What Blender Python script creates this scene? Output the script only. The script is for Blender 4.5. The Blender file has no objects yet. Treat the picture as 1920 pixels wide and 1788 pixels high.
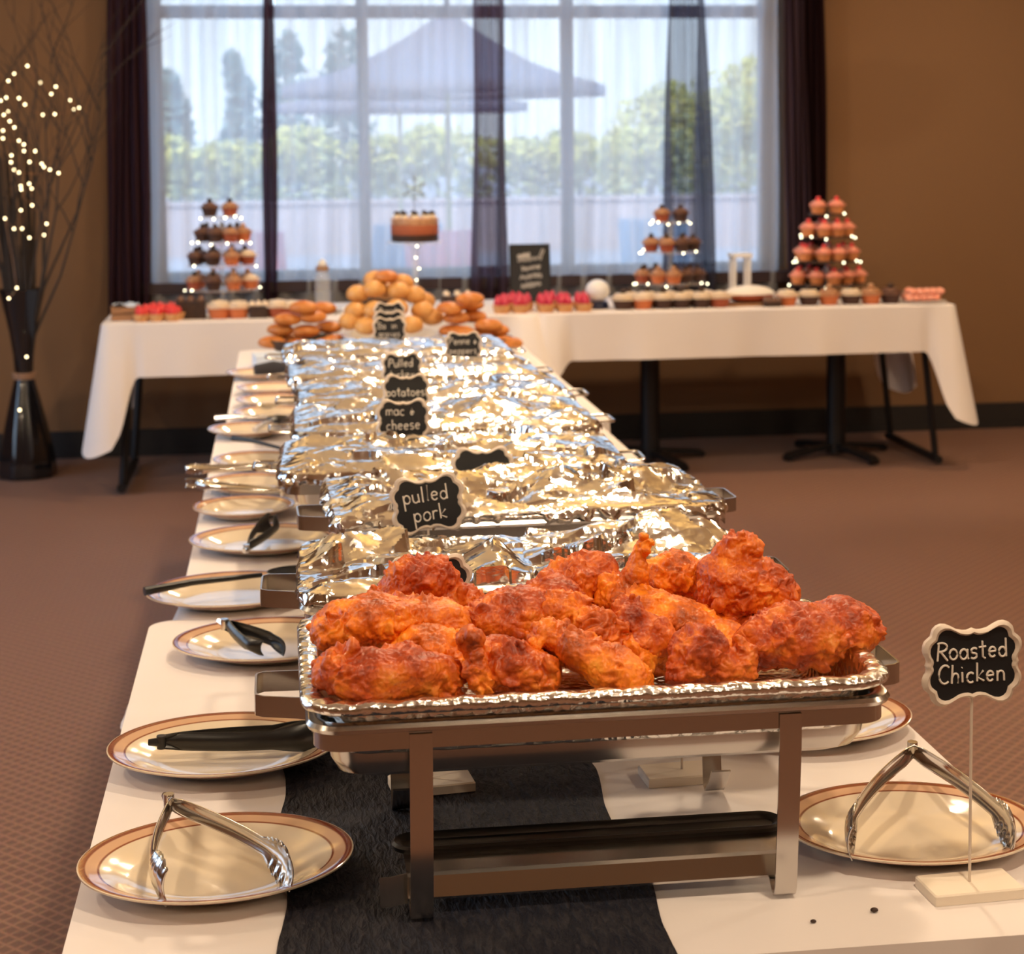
import bpy, bmesh, math, random
from mathutils import Vector, Matrix, noise
S = bpy.context.scene
C = S.collection
PI = math.pi
R = math.radians

# ------------------------------------------------------------------ camera
cam = bpy.data.cameras.new('camera'); camo = bpy.data.objects.new('camera', cam); C.objects.link(camo)
cam.sensor_width = 36.0
cam.lens = 3300.0 / 1920.0 * 36.0
cam.shift_y = -0.1889
cam.clip_end = 300
camo.matrix_world = Matrix.Translation((0, 0, 1.52)) @ Matrix.Rotation(R(-7.5), 4, 'Z') @ Matrix.Rotation(R(90 - 4.7), 4, 'X') @ Matrix.Rotation(-0.010, 4, 'Z')
cam.dof.use_dof = True
cam.dof.focus_distance = 1.98
cam.dof.aperture_fstop = 8.8
S.camera = camo
S.view_settings.view_transform = 'Standard'
S.view_settings.look = 'None'
S.view_settings.gamma = 1.0
S.view_settings.use_curve_mapping = False
S.view_settings.exposure = 0.0

# ------------------------------------------------------------------ sky and sun
W = bpy.data.worlds.new('sky'); S.world = W; W.use_nodes = True
nt = W.node_tree; bg = nt.nodes['Background']
tc = nt.nodes.new('ShaderNodeTexCoord'); sx = nt.nodes.new('ShaderNodeSeparateXYZ'); rp = nt.nodes.new('ShaderNodeValToRGB')
nt.links.new(tc.outputs['Generated'], sx.inputs[0]); nt.links.new(sx.outputs['Z'], rp.inputs[0]); nt.links.new(rp.outputs[0], bg.inputs[0])
rp.color_ramp.elements[0].position = 0.0; rp.color_ramp.elements[0].color = (0.74, 0.88, 1.0, 1)
rp.color_ramp.elements[1].position = 0.45; rp.color_ramp.elements[1].color = (0.36, 0.62, 1.0, 1)
bg.inputs[1].default_value = 4.6
sun = bpy.data.lights.new('sun', 'SUN'); sun.energy = 7.0; sun.angle = R(1.0); sun.color = (1.0, 0.93, 0.82)
suno = bpy.data.objects.new('sun', sun); C.objects.link(suno)
suno.rotation_euler = (R(42), 0, R(-25))

LAMP_POWER = 24.0
LAMP_COLOR = (1.0, 0.77, 0.52)
LAMPS = [(x, y) for y in (-1.3, 0.9, 3.1, 5.3, 7.2) for x in (-2.1, 0.75, 3.4) if (x, y) != (-2.1, 7.2)] + [(5.2, 1.6), (5.2, 5.0)]

# ------------------------------------------------------------------ helpers
def link(o, parent=None):
    C.objects.link(o)
    if parent is not None: o.parent = parent
    return o

def thing(name, label, cat, loc=(0, 0, 0), rotz=0.0, group=None):
    o = bpy.data.objects.new(name, None); o.empty_display_size = 0.05
    C.objects.link(o); o.location = loc; o.rotation_euler = (0, 0, rotz)
    return tag(o, label, cat, group)

def tag(o, label=None, cat=None, group=None, kind=None):
    if label: o['label'] = label
    if cat: o['category'] = cat
    if group: o['group'] = group
    if kind: o['kind'] = kind
    return o

def copy_tree(o, parent=None):
    c = o.copy(); C.objects.link(c); c.parent = parent
    for ch in o.children: copy_tree(ch, c)
    return c

def place(o, loc, rotz=0.0, label=None, group=None, scale=None):
    o.location = loc; o.rotation_euler = (0, 0, rotz)
    if label: o['label'] = label
    if group: o['group'] = group
    if scale: o.scale = (scale, scale, scale) if not hasattr(scale, '__len__') else scale
    return o

def rrect(hx, hy, r, n=6, m=1):
    """rounded rectangle outline, counter-clockwise; m extra points per straight side"""
    pts = []
    cs = [(hx - r, hy - r, 0), (-hx + r, hy - r, PI / 2), (-hx + r, -hy + r, PI), (hx - r, -hy + r, 1.5 * PI)]
    for k, (cx, cy, a0) in enumerate(cs):
        arc = [(cx + r * math.cos(a0 + PI / 2 * i / n), cy + r * math.sin(a0 + PI / 2 * i / n)) for i in range(n + 1)]
        pts += arc
        nx, ny, na = cs[(k + 1) % 4]
        b = (nx + r * math.cos(na), ny + r * math.sin(na)); a = arc[-1]
        for j in range(1, m):
            pts.append((a[0] + (b[0] - a[0]) * j / m, a[1] + (b[1] - a[1]) * j / m))
    return pts

class MB:
    def __init__(self): self.bm = bmesh.new()
    def box(self, c, s, rot=None):
        M = Matrix.Translation(c)
        if rot is not None: M = M @ rot
        bmesh.ops.create_cube(self.bm, size=1, matrix=M @ Matrix.Diagonal((s[0], s[1], s[2], 1)))
        return self
    def loft(self, rings, cap0=True, cap1=True, close=True):
        bm = self.bm
        V = [[bm.verts.new(p) for p in r] for r in rings]
        n = len(rings[0])
        for a, b in zip(V[:-1], V[1:]):
            for i in range(n if close else n - 1):
                j = (i + 1) % n
                bm.faces.new((a[i], a[j], b[j], b[i]))
        if cap0: bm.faces.new(list(reversed(V[0])))
        if cap1: bm.faces.new(V[-1])
        return self
    def lathe(self, prof, n=32, sx=1.0, sy=1.0, c=(0, 0, 0), cap0=True, cap1=True, wob=None):
        rings = []
        for r, z in prof:
            ring = []
            for i in range(n):
                a = 2 * PI * i / n
                k = wob(a, r, z) if wob else 1.0
                ring.append((c[0] + r * k * sx * math.cos(a), c[1] + r * k * sy * math.sin(a), c[2] + z))
            rings.append(ring)
        return self.loft(rings, cap0, cap1)
    def tube(self, path, r, n=8, cap=True, closed=False):
        path = [Vector(p) for p in path]; rings = []; N = len(path)
        up = Vector((0, 0, 1))
        for i, p in enumerate(path):
            a = path[i - 1] if (i > 0 or closed) else path[i]
            b = path[(i + 1) % N] if (i < N - 1 or closed) else path[i]
            t = (b - a).normalized()
            u = t.cross(up)
            if u.length < 1e-3: u = t.cross(Vector((0, 1, 0)))
            u.normalize(); v = u.cross(t).normalized()
            rr = r[i] if isinstance(r, (list, tuple)) else r
            rings.append([p + (u * math.cos(2 * PI * k / n) + v * math.sin(2 * PI * k / n)) * rr for k in range(n)])
        if closed:
            return self.loft(rings + [rings[0]], False, False)
        return self.loft(rings, cap, cap)
    def strap(self, path, wd, w, t):
        """flat bar swept along path; wd = direction of the bar's width"""
        path = [Vector(p) for p in path]; wd = Vector(wd).normalized(); rings = []
        for i, p in enumerate(path):
            a = path[max(i - 1, 0)]; b = path[min(i + 1, len(path) - 1)]
            tg = (b - a).normalized(); nn = tg.cross(wd).normalized()
            h = wd * (w / 2); k = nn * (t / 2)
            rings.append([p + h + k, p - h + k, p - h - k, p + h - k])
        return self.loft(rings)
    def ell(self, c, r, rot=None, sub=3):
        M = Matrix.Translation(c)
        if rot is not None: M = M @ rot
        bmesh.ops.create_icosphere(self.bm, subdivisions=sub, radius=1, matrix=M @ Matrix.Diagonal((r[0], r[1], r[2], 1)))
        return self
    def grid(self, nu, nv, f):
        bm = self.bm
        V = [[bm.verts.new(f(i / nu, j / nv)) for j in range(nv + 1)] for i in range(nu + 1)]
        for i in range(nu):
            for j in range(nv):
                bm.faces.new((V[i][j], V[i + 1][j], V[i + 1][j + 1], V[i][j + 1]))
        return self
    def prism(self, pts, y0, y1):
        """outline in XZ extruded along Y"""
        return self.loft([[(x, y0, z) for x, z in pts], [(x, y1, z) for x, z in pts]])
    def mesh(self, name, material, smooth=35):
        me = bpy.data.meshes.new(name)
        bmesh.ops.recalc_face_normals(self.bm, faces=self.bm.faces[:])
        self.bm.to_mesh(me); self.bm.free()
        if material is not None: me.materials.append(material)
        if smooth:
            me.polygons.foreach_set('use_smooth', [True] * len(me.polygons))
            if smooth < 180: me.set_sharp_from_angle(angle=R(smooth))
        return me
    def build(self, name, material, parent=None, smooth=35):
        return link(bpy.data.objects.new(name, self.mesh(name, material, smooth)), parent)

def mobj(name, me, parent=None):
    return link(bpy.data.objects.new(name, me), parent)

# ------------------------------------------------------------------ materials
def M_(name, col, rough=0.5, metal=0.0, bump=None, var=None, coat=0.0, sss=0.0, sheen=0.0, spec=None, aniso=0.0):
    m = bpy.data.materials.new(name); m.use_nodes = True
    n = m.node_tree.nodes; L = m.node_tree.links; b = n['Principled BSDF']
    b.inputs['Base Color'].default_value = (*col, 1); b.inputs['Roughness'].default_value = rough; b.inputs['Metallic'].default_value = metal
    if coat: b.inputs['Coat Weight'].default_value = coat; b.inputs['Coat Roughness'].default_value = 0.05
    if sss: b.inputs['Subsurface Weight'].default_value = sss; b.inputs['Subsurface Radius'].default_value = (0.01, 0.004, 0.002); b.inputs['Subsurface Scale'].default_value = 0.5
    if sheen: b.inputs['Sheen Weight'].default_value = sheen; b.inputs['Sheen Roughness'].default_value = 0.5
    if spec is not None: b.inputs['Specular IOR Level'].default_value = spec
    if aniso: b.inputs['Anisotropic'].default_value = aniso
    t = n.new('ShaderNodeTexCoord')
    if var:
        sc, c2, lo, hi = var
        nz = n.new('ShaderNodeTexNoise'); nz.inputs['Scale'].default_value = sc; nz.inputs['Detail'].default_value = 5
        r = n.new('ShaderNodeValToRGB'); r.color_ramp.elements[0].position = lo; r.color_ramp.elements[1].position = hi
        r.color_ramp.elements[0].color = (*col, 1); r.color_ramp.elements[1].color = (*c2, 1)
        L.new(t.outputs['Object'], nz.inputs['Vector']); L.new(nz.outputs['Fac'], r.inputs[0]); L.new(r.outputs[0], b.inputs['Base Color'])
    if bump:
        sc, st, di = bump
        nz = n.new('ShaderNodeTexNoise'); nz.inputs['Scale'].default_value = sc; nz.inputs['Detail'].default_value = 4
        bp = n.new('ShaderNodeBump'); bp.inputs['Strength'].default_value = st; bp.inputs['Distance'].default_value = di
        L.new(t.outputs['Object'], nz.inputs['Vector']); L.new(nz.outputs['Fac'], bp.inputs['Height']); L.new(bp.outputs[0], b.inputs['Normal'])
    return m

def emis(name, col, st):
    m = bpy.data.materials.new(name); m.use_nodes = True
    n = m.node_tree.nodes; n.remove(n['Principled BSDF'])
    e = n.new('ShaderNodeEmission'); e.inputs[0].default_value = (*col, 1); e.inputs[1].default_value = st
    m.node_tree.links.new(e.outputs[0], n['Material Output'].inputs[0]); return m

def sheer(name, col, clear, weave=900.0):
    """thin woven voile: part of the light passes straight through, the rest is scattered"""
    m = bpy.data.materials.new(name); m.use_nodes = True
    n = m.node_tree.nodes; L = m.node_tree.links; n.remove(n['Principled BSDF'])
    tr = n.new('ShaderNodeBsdfTransparent'); d = n.new('ShaderNodeBsdfDiffuse'); tl = n.new('ShaderNodeBsdfTranslucent')
    d.inputs[0].default_value = (*col, 1); tl.inputs[0].default_value = (*col, 1)
    a = n.new('ShaderNodeMixShader'); a.inputs[0].default_value = 0.5
    L.new(d.outputs[0], a.inputs[1]); L.new(tl.outputs[0], a.inputs[2])
    mx = n.new('ShaderNodeMixShader')
    # uneven weave: slightly denser threads in vertical streaks
    t = n.new('ShaderNodeTexCoord'); mp = n.new('ShaderNodeMapping'); mp.inputs['Scale'].default_value = (22, 22, 0.6)
    nz = n.new('ShaderNodeTexNoise'); nz.inputs['Scale'].default_value = 1.0; nz.inputs['Detail'].default_value = 6
    mr = n.new('ShaderNodeMapRange'); mr.inputs['From Min'].default_value = 0.3; mr.inputs['From Max'].default_value = 0.7
    mr.inputs['To Min'].default_value = min(1, clear + 0.12 * clear / 0.3); mr.inputs['To Max'].default_value = max(0, clear - 0.12 * clear / 0.3)
    L.new(t.outputs['Object'], mp.inputs[0]); L.new(mp.outputs[0], nz.inputs['Vector']); L.new(nz.outputs['Fac'], mr.inputs['Value'])
    L.new(mr.outputs[0], mx.inputs[0]); L.new(a.outputs[0], mx.inputs[1]); L.new(tr.outputs[0], mx.inputs[2])
    L.new(mx.outputs[0], n['Material Output'].inputs[0]); return m

def glassy(name, col=(1, 1, 1), alpha=0.25, rough=0.03):
    m = M_(name, col, rough); b = m.node_tree.nodes['Principled BSDF']; b.inputs['Alpha'].default_value = alpha; return m

def carpet_mat():
    m = M_('carpet', (0.1, 0.06, 0.045), 0.55, sheen=0.1, spec=0.4); n = m.node_tree.nodes; L = m.node_tree.links; b = n['Principled BSDF']
    t = n.new('ShaderNodeTexCoord'); sp = n.new('ShaderNodeSeparateXYZ'); L.new(t.outputs['Object'], sp.inputs[0])
    def math_(op, a, c=None, v=None):
        q = n.new('ShaderNodeMath'); q.operation = op
        L.new(a, q.inputs[0])
        if c is not None: L.new(c, q.inputs[1])
        if v is not None: q.inputs[1].default_value = v
        return q.outputs[0]
    s = math_('ADD', sp.outputs['X'], sp.outputs['Y']); d = math_('SUBTRACT', sp.outputs['X'], sp.outputs['Y'])
    ls = []
    for q in (s, d):
        k = math_('FRACT', math_('MULTIPLY', q, v=1 / 0.042)); k = math_('ABSOLUTE', math_('SUBTRACT', k, v=0.5)); ls.append(k)
    mn = math_('MINIMUM', ls[0], ls[1])
    rr = n.new('ShaderNodeValToRGB'); rr.color_ramp.elements[0].position = 0.05; rr.color_ramp.elements[1].position = 0.17
    rr.color_ramp.elements[0].color = (0.36, 0.172, 0.10, 1); rr.color_ramp.elements[1].color = (0.185, 0.077, 0.043, 1)
    L.new(mn, rr.inputs[0])
    nz = n.new('ShaderNodeTexNoise'); nz.inputs['Scale'].default_value = 160; nz.inputs['Detail'].default_value = 3; L.new(t.outputs['Object'], nz.inputs['Vector'])
    mx = n.new('ShaderNodeMix'); mx.data_type = 'RGBA'; mx.blend_type = 'MULTIPLY'; mx.inputs[0].default_value = 0.6
    L.new(rr.outputs[0], mx.inputs[6]); L.new(nz.outputs['Color'], mx.inputs[7])
    g = n.new('ShaderNodeGamma'); g.inputs[1].default_value = 1.0
    L.new(mx.outputs[2], g.inputs[0]); L.new(g.outputs[0], b.inputs['Base Color'])
    bp = n.new('ShaderNodeBump'); bp.inputs['Strength'].default_value = 0.5; bp.inputs['Distance'].default_value = 0.004
    L.new(nz.outputs['Fac'], bp.inputs['Height']); L.new(bp.outputs[0], b.inputs['Normal'])
    return m

def platter_mat(a, bb):
    """cream glaze with a brown line, a peach band and a brown rim printed around the edge"""
    m = M_('platter_glaze_%d' % int(a * 1000), (0.8, 0.7, 0.55), 0.12, coat=0.6); n = m.node_tree.nodes; L = m.node_tree.links; b = n['Principled BSDF']
    t = n.new('ShaderNodeTexCoord'); mp = n.new('ShaderNodeMapping'); mp.inputs['Scale'].default_value = (1 / a, 1 / bb, 0)
    ln = n.new('ShaderNodeVectorMath'); ln.operation = 'LENGTH'
    L.new(t.outputs['Object'], mp.inputs[0]); L.new(mp.outputs[0], ln.inputs[0])
    r = n.new('ShaderNodeValToRGB'); r.color_ramp.interpolation = 'LINEAR'
    cream = (0.80, 0.69, 0.54, 1); brown = (0.22, 0.045, 0.014, 1); peach = (0.68, 0.42, 0.27, 1)
    e = r.color_ramp.elements
    e[0].position = 0.0; e[0].color = cream; e[1].position = 1.0; e[1].color = brown
    for p, c in ((0.835, cream), (0.842, brown), (0.852, brown), (0.86, peach), (0.935, peach), (0.945, brown), (0.985, brown), (0.995, cream)):
        q = e.new(p); q.color = c
    e[-1].color = cream
    L.new(ln.outputs['Value'], r.inputs[0]); L.new(r.outputs[0], b.inputs['Base Color']); return m

def foil_mat(name, tint=(0.93, 0.92, 0.9), rough=0.16, sc=55.0, st=0.5):
    m = M_(name, tint, rough, 1.0); n = m.node_tree.nodes; L = m.node_tree.links; b = n['Principled BSDF']
    t = n.new('ShaderNodeTexCoord')
    v = n.new('ShaderNodeTexVoronoi'); v.feature = 'F1'; v.inputs['Scale'].default_value = sc
    nz = n.new('ShaderNodeTexNoise'); nz.inputs['Scale'].default_value = sc * 0.5; nz.inputs['Detail'].default_value = 3; nz.inputs['Distortion'].default_value = 1.5
    ad = n.new('ShaderNodeMath'); ad.operation = 'ADD'
    L.new(t.outputs['Object'], v.inputs['Vector']); L.new(t.outputs['Object'], nz.inputs['Vector'])
    L.new(v.outputs['Distance'], ad.inputs[0]); L.new(nz.outputs['Fac'], ad.inputs[1])
    bp = n.new('ShaderNodeBump'); bp.inputs['Strength'].default_value = st; bp.inputs['Distance'].default_value = 0.006
    L.new(ad.outputs[0], bp.inputs['Height']); L.new(bp.outputs[0], b.inputs['Normal']); return m

def crust_mat():
    m = M_('fried_crust', (0.7, 0.16, 0.02), 0.43, sss=0.02, coat=0.05); n = m.node_tree.nodes; L = m.node_tree.links; b = n['Principled BSDF']
    t = n.new('ShaderNodeTexCoord')
    a = n.new('ShaderNodeTexNoise'); a.inputs['Scale'].default_value = 26; a.inputs['Detail'].default_value = 6; a.inputs['Roughness'].default_value = 0.62
    L.new(t.outputs['Object'], a.inputs['Vector'])
    r = n.new('ShaderNodeValToRGB'); e = r.color_ramp.elements
    e[0].position = 0.30; e[0].color = (0.22, 0.020, 0.002, 1); e[1].position = 0.74; e[1].color = (0.92, 0.36, 0.045, 1)
    q = e.new(0.46); q.color = (0.55, 0.078, 0.005, 1)
    q = e.new(0.58); q.color = (0.80, 0.175, 0.010, 1)
    oi = n.new('ShaderNodeObjectInfo'); hv = n.new('ShaderNodeHueSaturation'); mr = n.new('ShaderNodeMapRange'); mr.inputs['To Min'].default_value = 0.82; mr.inputs['To Max'].default_value = 1.35
    mh = n.new('ShaderNodeMapRange'); mh.inputs['To Min'].default_value = 0.495; mh.inputs['To Max'].default_value = 0.512
    L.new(oi.outputs['Random'], mr.inputs['Value']); L.new(oi.outputs['Random'], mh.inputs['Value']); L.new(mr.outputs[0], hv.inputs['Value']); L.new(mh.outputs[0], hv.inputs['Hue'])
    L.new(a.outputs['Fac'], r.inputs[0]); L.new(r.outputs[0], hv.inputs['Color']); L.new(hv.outputs[0], b.inputs['Base Color'])
    f = n.new('ShaderNodeTexNoise'); f.inputs['Scale'].default_value = 330; f.inputs['Detail'].default_value = 3; L.new(t.outputs['Object'], f.inputs['Vector'])
    bp = n.new('ShaderNodeBump'); bp.inputs['Strength'].default_value = 0.45; bp.inputs['Distance'].default_value = 0.0015
    L.new(f.outputs['Fac'], bp.inputs['Height']); L.new(bp.outputs[0], b.inputs['Normal']); return m

def cloth_mat(name, col, wsc=1400.0):
    m = M_(name, col, 0.9, sheen=0.1, spec=0.15); n = m.node_tree.nodes; L = m.node_tree.links; b = n['Principled BSDF']
    t = n.new('ShaderNodeTexCoord'); w = n.new('ShaderNodeTexNoise'); w.inputs['Scale'].default_value = 9; w.inputs['Detail'].default_value = 4
    L.new(t.outputs['Object'], w.inputs['Vector'])
    bp = n.new('ShaderNodeBump'); bp.inputs['Strength'].default_value = 0.12; bp.inputs['Distance'].default_value = 0.01
    L.new(w.outputs['Fac'], bp.inputs['Height']); L.new(bp.outputs[0], b.inputs['Normal']); return m

def runner_mat():
    m = M_('crinkled_runner', (0.012, 0.013, 0.022), 0.6, spec=0.25); n = m.node_tree.nodes; L = m.node_tree.links; b = n['Principled BSDF']
    t = n.new('ShaderNodeTexCoord'); mp = n.new('ShaderNodeMapping'); mp.inputs['Scale'].default_value = (150, 45, 1)
    w = n.new('ShaderNodeTexNoise'); w.inputs['Scale'].default_value = 1; w.inputs['Detail'].default_value = 6; w.inputs['Distortion'].default_value = 0.6
    L.new(t.outputs['Object'], mp.inputs[0]); L.new(mp.outputs[0], w.inputs['Vector'])
    r = n.new('ShaderNodeValToRGB'); r.color_ramp.elements[0].position = 0.42; r.color_ramp.elements[1].position = 0.75
    r.color_ramp.elements[0].color = (0.010, 0.011, 0.020, 1); r.color_ramp.elements[1].color = (0.040, 0.037, 0.045, 1)
    L.new(w.outputs['Fac'], r.inputs[0]); L.new(r.outputs[0], b.inputs['Base Color'])
    bp = n.new('ShaderNodeBump'); bp.inputs['Strength'].default_value = 1.0; bp.inputs['Distance'].default_value = 0.010
    L.new(w.outputs['Fac'], bp.inputs['Height']); L.new(bp.outputs[0], b.inputs['Normal']); return m

X = {}
X['wall'] = M_('wall_paint', (0.205, 0.112, 0.056), 0.85, bump=(220, 0.1, 0.002), spec=0.2)
X['ceil'] = M_('ceiling_paint', (0.84, 0.70, 0.46), 0.9)
X['carpet'] = carpet_mat()
X['base'] = M_('dark_baseboard', (0.012, 0.010, 0.010), 0.5)
X['winframe'] = M_('grey_window_frame', (0.20, 0.18, 0.175), 0.5)
X['glass'] = glassy('window_glass', (0.9, 0.95, 1.0), 0.04)
X['cloth'] = cloth_mat('cream_tablecloth', (0.82, 0.77, 0.76))
X['tabletop'] = M_('table_laminate', (0.10, 0.08, 0.07), 0.5)
X['black'] = M_('black_metal', (0.010, 0.010, 0.012), 0.4, 0.3)
X['runner'] = runner_mat()
X['steel'] = M_('brushed_steel', (0.60, 0.57, 0.54), 0.21, 1.0, bump=(60, 0.03, 0.001))
X['steel2'] = M_('polished_steel', (0.66, 0.64, 0.62), 0.14, 1.0)
X['darksteel'] = M_('dark_steel', (0.06, 0.055, 0.05), 0.3, 0.9)
X['foil'] = foil_mat('crumpled_foil', rough=.12, st=.10)
X['foil2'] = foil_mat('crumpled_foil_fine', rough=.13, sc=70, st=0.14)
X['tray'] = foil_mat('pressed_foil_tray', (0.88, 0.87, 0.85), 0.2, 120, 0.25)
X['crust'] = crust_mat()
X['plat'] = platter_mat(0.143, 0.116)
X['plat2'] = platter_mat(0.105, 0.1)
X['nylon'] = M_('black_nylon', (0.012, 0.012, 0.013), 0.32)
X['board'] = M_('chalkboard', (0.008, 0.009, 0.012), 0.55)
X['signframe'] = M_('white_sign_frame', (0.72, 0.62, 0.53), 0.5)
X['chalk'] = M_('chalk_ink', (0.85, 0.80, 0.74), 0.8)
X['signbase'] = M_('white_wood_base', (0.85, 0.76, 0.64), 0.5)
X['plum'] = sheer('plum_voile', (0.10, 0.062, 0.080), 0.07)
X['plumdark'] = sheer('plum_voile_dense', (0.075, 0.038, 0.050), 0.010)
X['plumdeep'] = sheer('plum_voile_deep', (0.025, 0.012, 0.014), 0.006)
X['greyvoile'] = sheer('grey_voile', (0.08, 0.072, 0.095), 0.10)
X['voile'] = sheer('pale_voile', (0.43, 0.43, 0.44), 0.165)
X['bulb'] = emis('warm_bulb', (1.0, 0.80, 0.45), 9.0)
X['bulb2'] = emis('cool_bulb', (1.0, 0.92, 0.62), 9.0)
X['wire'] = M_('copper_wire', (0.35, 0.16, 0.08), 0.4, 0.8)
X['twig'] = M_('dark_twig', (0.035, 0.024, 0.02), 0.8)
X['vase'] = M_('black_glazed_vase', (0.006, 0.006, 0.008), 0.16, coat=0.5)
X['twine'] = M_('jute_twine', (0.35, 0.2, 0.12), 0.9)
X['acrylic'] = glassy('clear_acrylic', (0.95, 0.97, 1.0), 0.22)
X['jarglass'] = glassy('jar_glass', (0.9, 0.93, 0.97), 0.14)
def food(name, col, c2=None, rough=0.5, sc=60): return M_(name, col, rough, var=(sc, c2, 0.35, 0.7) if c2 else None, sss=0.05)
X['choc'] = food('chocolate_sponge', (0.030, 0.013, 0.008), (0.055, 0.024, 0.013), 0.6)
X['choccup'] = M_('dark_paper_case', (0.055, 0.020, 0.013), 0.6)
X['orangecup'] = M_('orange_paper_case', (0.62, 0.17, 0.055), 0.6)
X['rustcup'] = M_('rust_paper_case', (0.36, 0.075, 0.028), 0.6)
X['cream'] = food('whipped_cream', (0.80, 0.66, 0.50), None, 0.45)
X['chocicing'] = food('chocolate_icing', (0.13, 0.055, 0.032), (0.24, 0.12, 0.08), 0.4)
X['caramel'] = food('caramel_icing', (0.42, 0.20, 0.10), (0.62, 0.36, 0.2), 0.4)
X['pink'] = food('pink_icing', (0.85, 0.30, 0.20), (0.85, 0.45, 0.36), 0.4)
X['peachcup'] = M_('peach_paper_case', (0.72, 0.26, 0.09), 0.6)
X['berry'] = food('strawberry', (0.75, 0.03, 0.035), (0.85, 0.12, 0.12), 0.25)
X['raspberry'] = food('raspberry_glaze', (0.55, 0.02, 0.06), (0.75, 0.10, 0.18), 0.25)
X['tart'] = food('tart_pastry', (0.55, 0.25, 0.09), (0.7, 0.38, 0.16), 0.6)
X['roll'] = food('golden_roll', (0.50, 0.15, 0.030), (0.72, 0.30, 0.07), 0.38, 24)
X['bun'] = food('pale_bun', (0.62, 0.30, 0.085), (0.78, 0.46, 0.17), 0.42, 20)
X['muffin'] = food('muffin_top', (0.55, 0.12, 0.05), (0.75, 0.3, 0.12), 0.5, 50)
X['bowl'] = M_('dark_wood_bowl', (0.035, 0.016, 0.012), 0.4)
X['sugar'] = food('powdered_sugar', (0.86, 0.82, 0.78), None, 0.9)
X['wood'] = M_('crate_wood', (0.34, 0.17, 0.08), 0.7)
X['white'] = M_('white_ceramic', (0.80, 0.78, 0.76), 0.25)
X['navy'] = M_('navy_tin', (0.01, 0.015, 0.05), 0.3)
X['paper'] = M_('blue_white_paper', (0.62, 0.72, 0.88), 0.7)

# ------------------------------------------------------------------ the room
XL, XR, YB, YF, ZC = -3.6, 6.2, 8.65, -3.2, 2.95
WX0, WX1, WZ0, WZ1 = -0.60, 2.545, 0.845, 2.75
def struct(name, mb, m, smooth=0): return tag(mb.build(name, m, None, smooth), kind='structure')
struct('floor', MB().box(((XL + XR) / 2, (YB + YF) / 2, -0.05), (XR - XL, YB - YF, 0.1)), X['carpet'])
struct('ceiling', MB().box(((XL + XR) / 2, (YB + YF) / 2, ZC + 0.05), (XR - XL + .4, YB - YF + .4, 0.1)), X['ceil'])
w = MB()
w.box(((XL + WX0) / 2, YB + .1, ZC / 2), (WX0 - XL, .2, ZC)).box(((XR + WX1) / 2, YB + .1, ZC / 2), (XR - WX1, .2, ZC))
w.box(((WX0 + WX1) / 2, YB + .1, WZ0 / 2), (WX1 - WX0, .2, WZ0)).box(((WX0 + WX1) / 2, YB + .1, (WZ1 + ZC) / 2), (WX1 - WX0, .2, ZC - WZ1))
struct('wall_back', w, X['wall'])
w = MB()
LW = [(3.1, 5.0), (5.4, 7.3)]; LZ0, LZ1 = .55, 2.6
ys = [YF - .2, LW[0][0], LW[0][1], LW[1][0], LW[1][1], YB + .2]
for a, c in ((ys[0], ys[1]), (ys[2], ys[3]), (ys[4], ys[5])): w.box((XL - .1, (a + c) / 2, ZC / 2), (.2, c - a, ZC))
for a, c in LW: w.box((XL - .1, (a + c) / 2, LZ0 / 2), (.2, c - a, LZ0)).box((XL - .1, (a + c) / 2, (LZ1 + ZC) / 2), (.2, c - a, ZC - LZ1))
struct('wall_left', w, X['wall'])
struct('wall_right', MB().box((XR + .1, (YB + YF) / 2, ZC / 2), (.2, YB - YF + .4, ZC)), X['wall'])
struct('wall_front', MB().box(((XL + XR) / 2, YF - .1, ZC / 2), (XR - XL + .4, .2, ZC)), X['wall'])
b = MB().box(((XL + XR) / 2, YB - .008, .065), (XR - XL, .016, .13)).box(((XL + XR) / 2, YB - .011, .012), (XR - XL, .022, .024))
struct('baseboard_back', b, X['base'])
struct('baseboard_left', MB().box((XL + .008, (YB + YF) / 2, .065), (.016, YB - YF, .13)), X['base'])
struct('baseboard_right', MB().box((XR - .008, (YB + YF) / 2, .065), (.016, YB - YF, .13)), X['base'])
struct('trim_1', MB().box(((WX0 + WX1) / 2, YB - .03, WZ0 - .028), (WX1 - WX0 + .12, .10, .055)), M_('dark_sill', (0.035, 0.018, 0.02), 0.5))

# window with mullions, transom bar and panes
fr = MB(); yw = 8.745
for x0, x1 in ((WX0, -.55), (2.425, WX1)): fr.box(((x0 + x1) / 2, yw, (WZ0 + WZ1) / 2), (x1 - x0, .07, WZ1 - WZ0))
for z0, z1 in ((WZ0, .885), (WZ1 - .06, WZ1)): fr.box(((WX0 + WX1) / 2, yw, (z0 + z1) / 2), (WX1 - WX0, .068, z1 - z0))
win = struct('window_1', fr, X['winframe'])
for x0, x1 in ((.391, .446), (1.407, 1.467)): MB().box(((x0 + x1) / 2, yw, (WZ0 + WZ1) / 2), (x1 - x0, .066, WZ1 - WZ0 - .02)).build('mullion', X['winframe'], win, 0)
MB().box(((WX0 + WX1) / 2, yw, 2.148), (WX1 - WX0 - .02, .06, .062)).build('transom_bar', X['winframe'], win, 0)
MB().box((.84, yw, 2.45), (.022, .05, .56)).build('glazing_bar', X['winframe'], win, 0)
for x0, x1 in ((-.55, .391), (.446, 1.407), (1.467, 2.425)):
    for z0, z1 in ((.885, 2.117), (2.179, WZ1 - .06)):
        MB().box(((x0 + x1) / 2, yw, (z0 + z1) / 2), (x1 - x0, .006, z1 - z0)).build('pane', X['glass'], win, 0)

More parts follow.
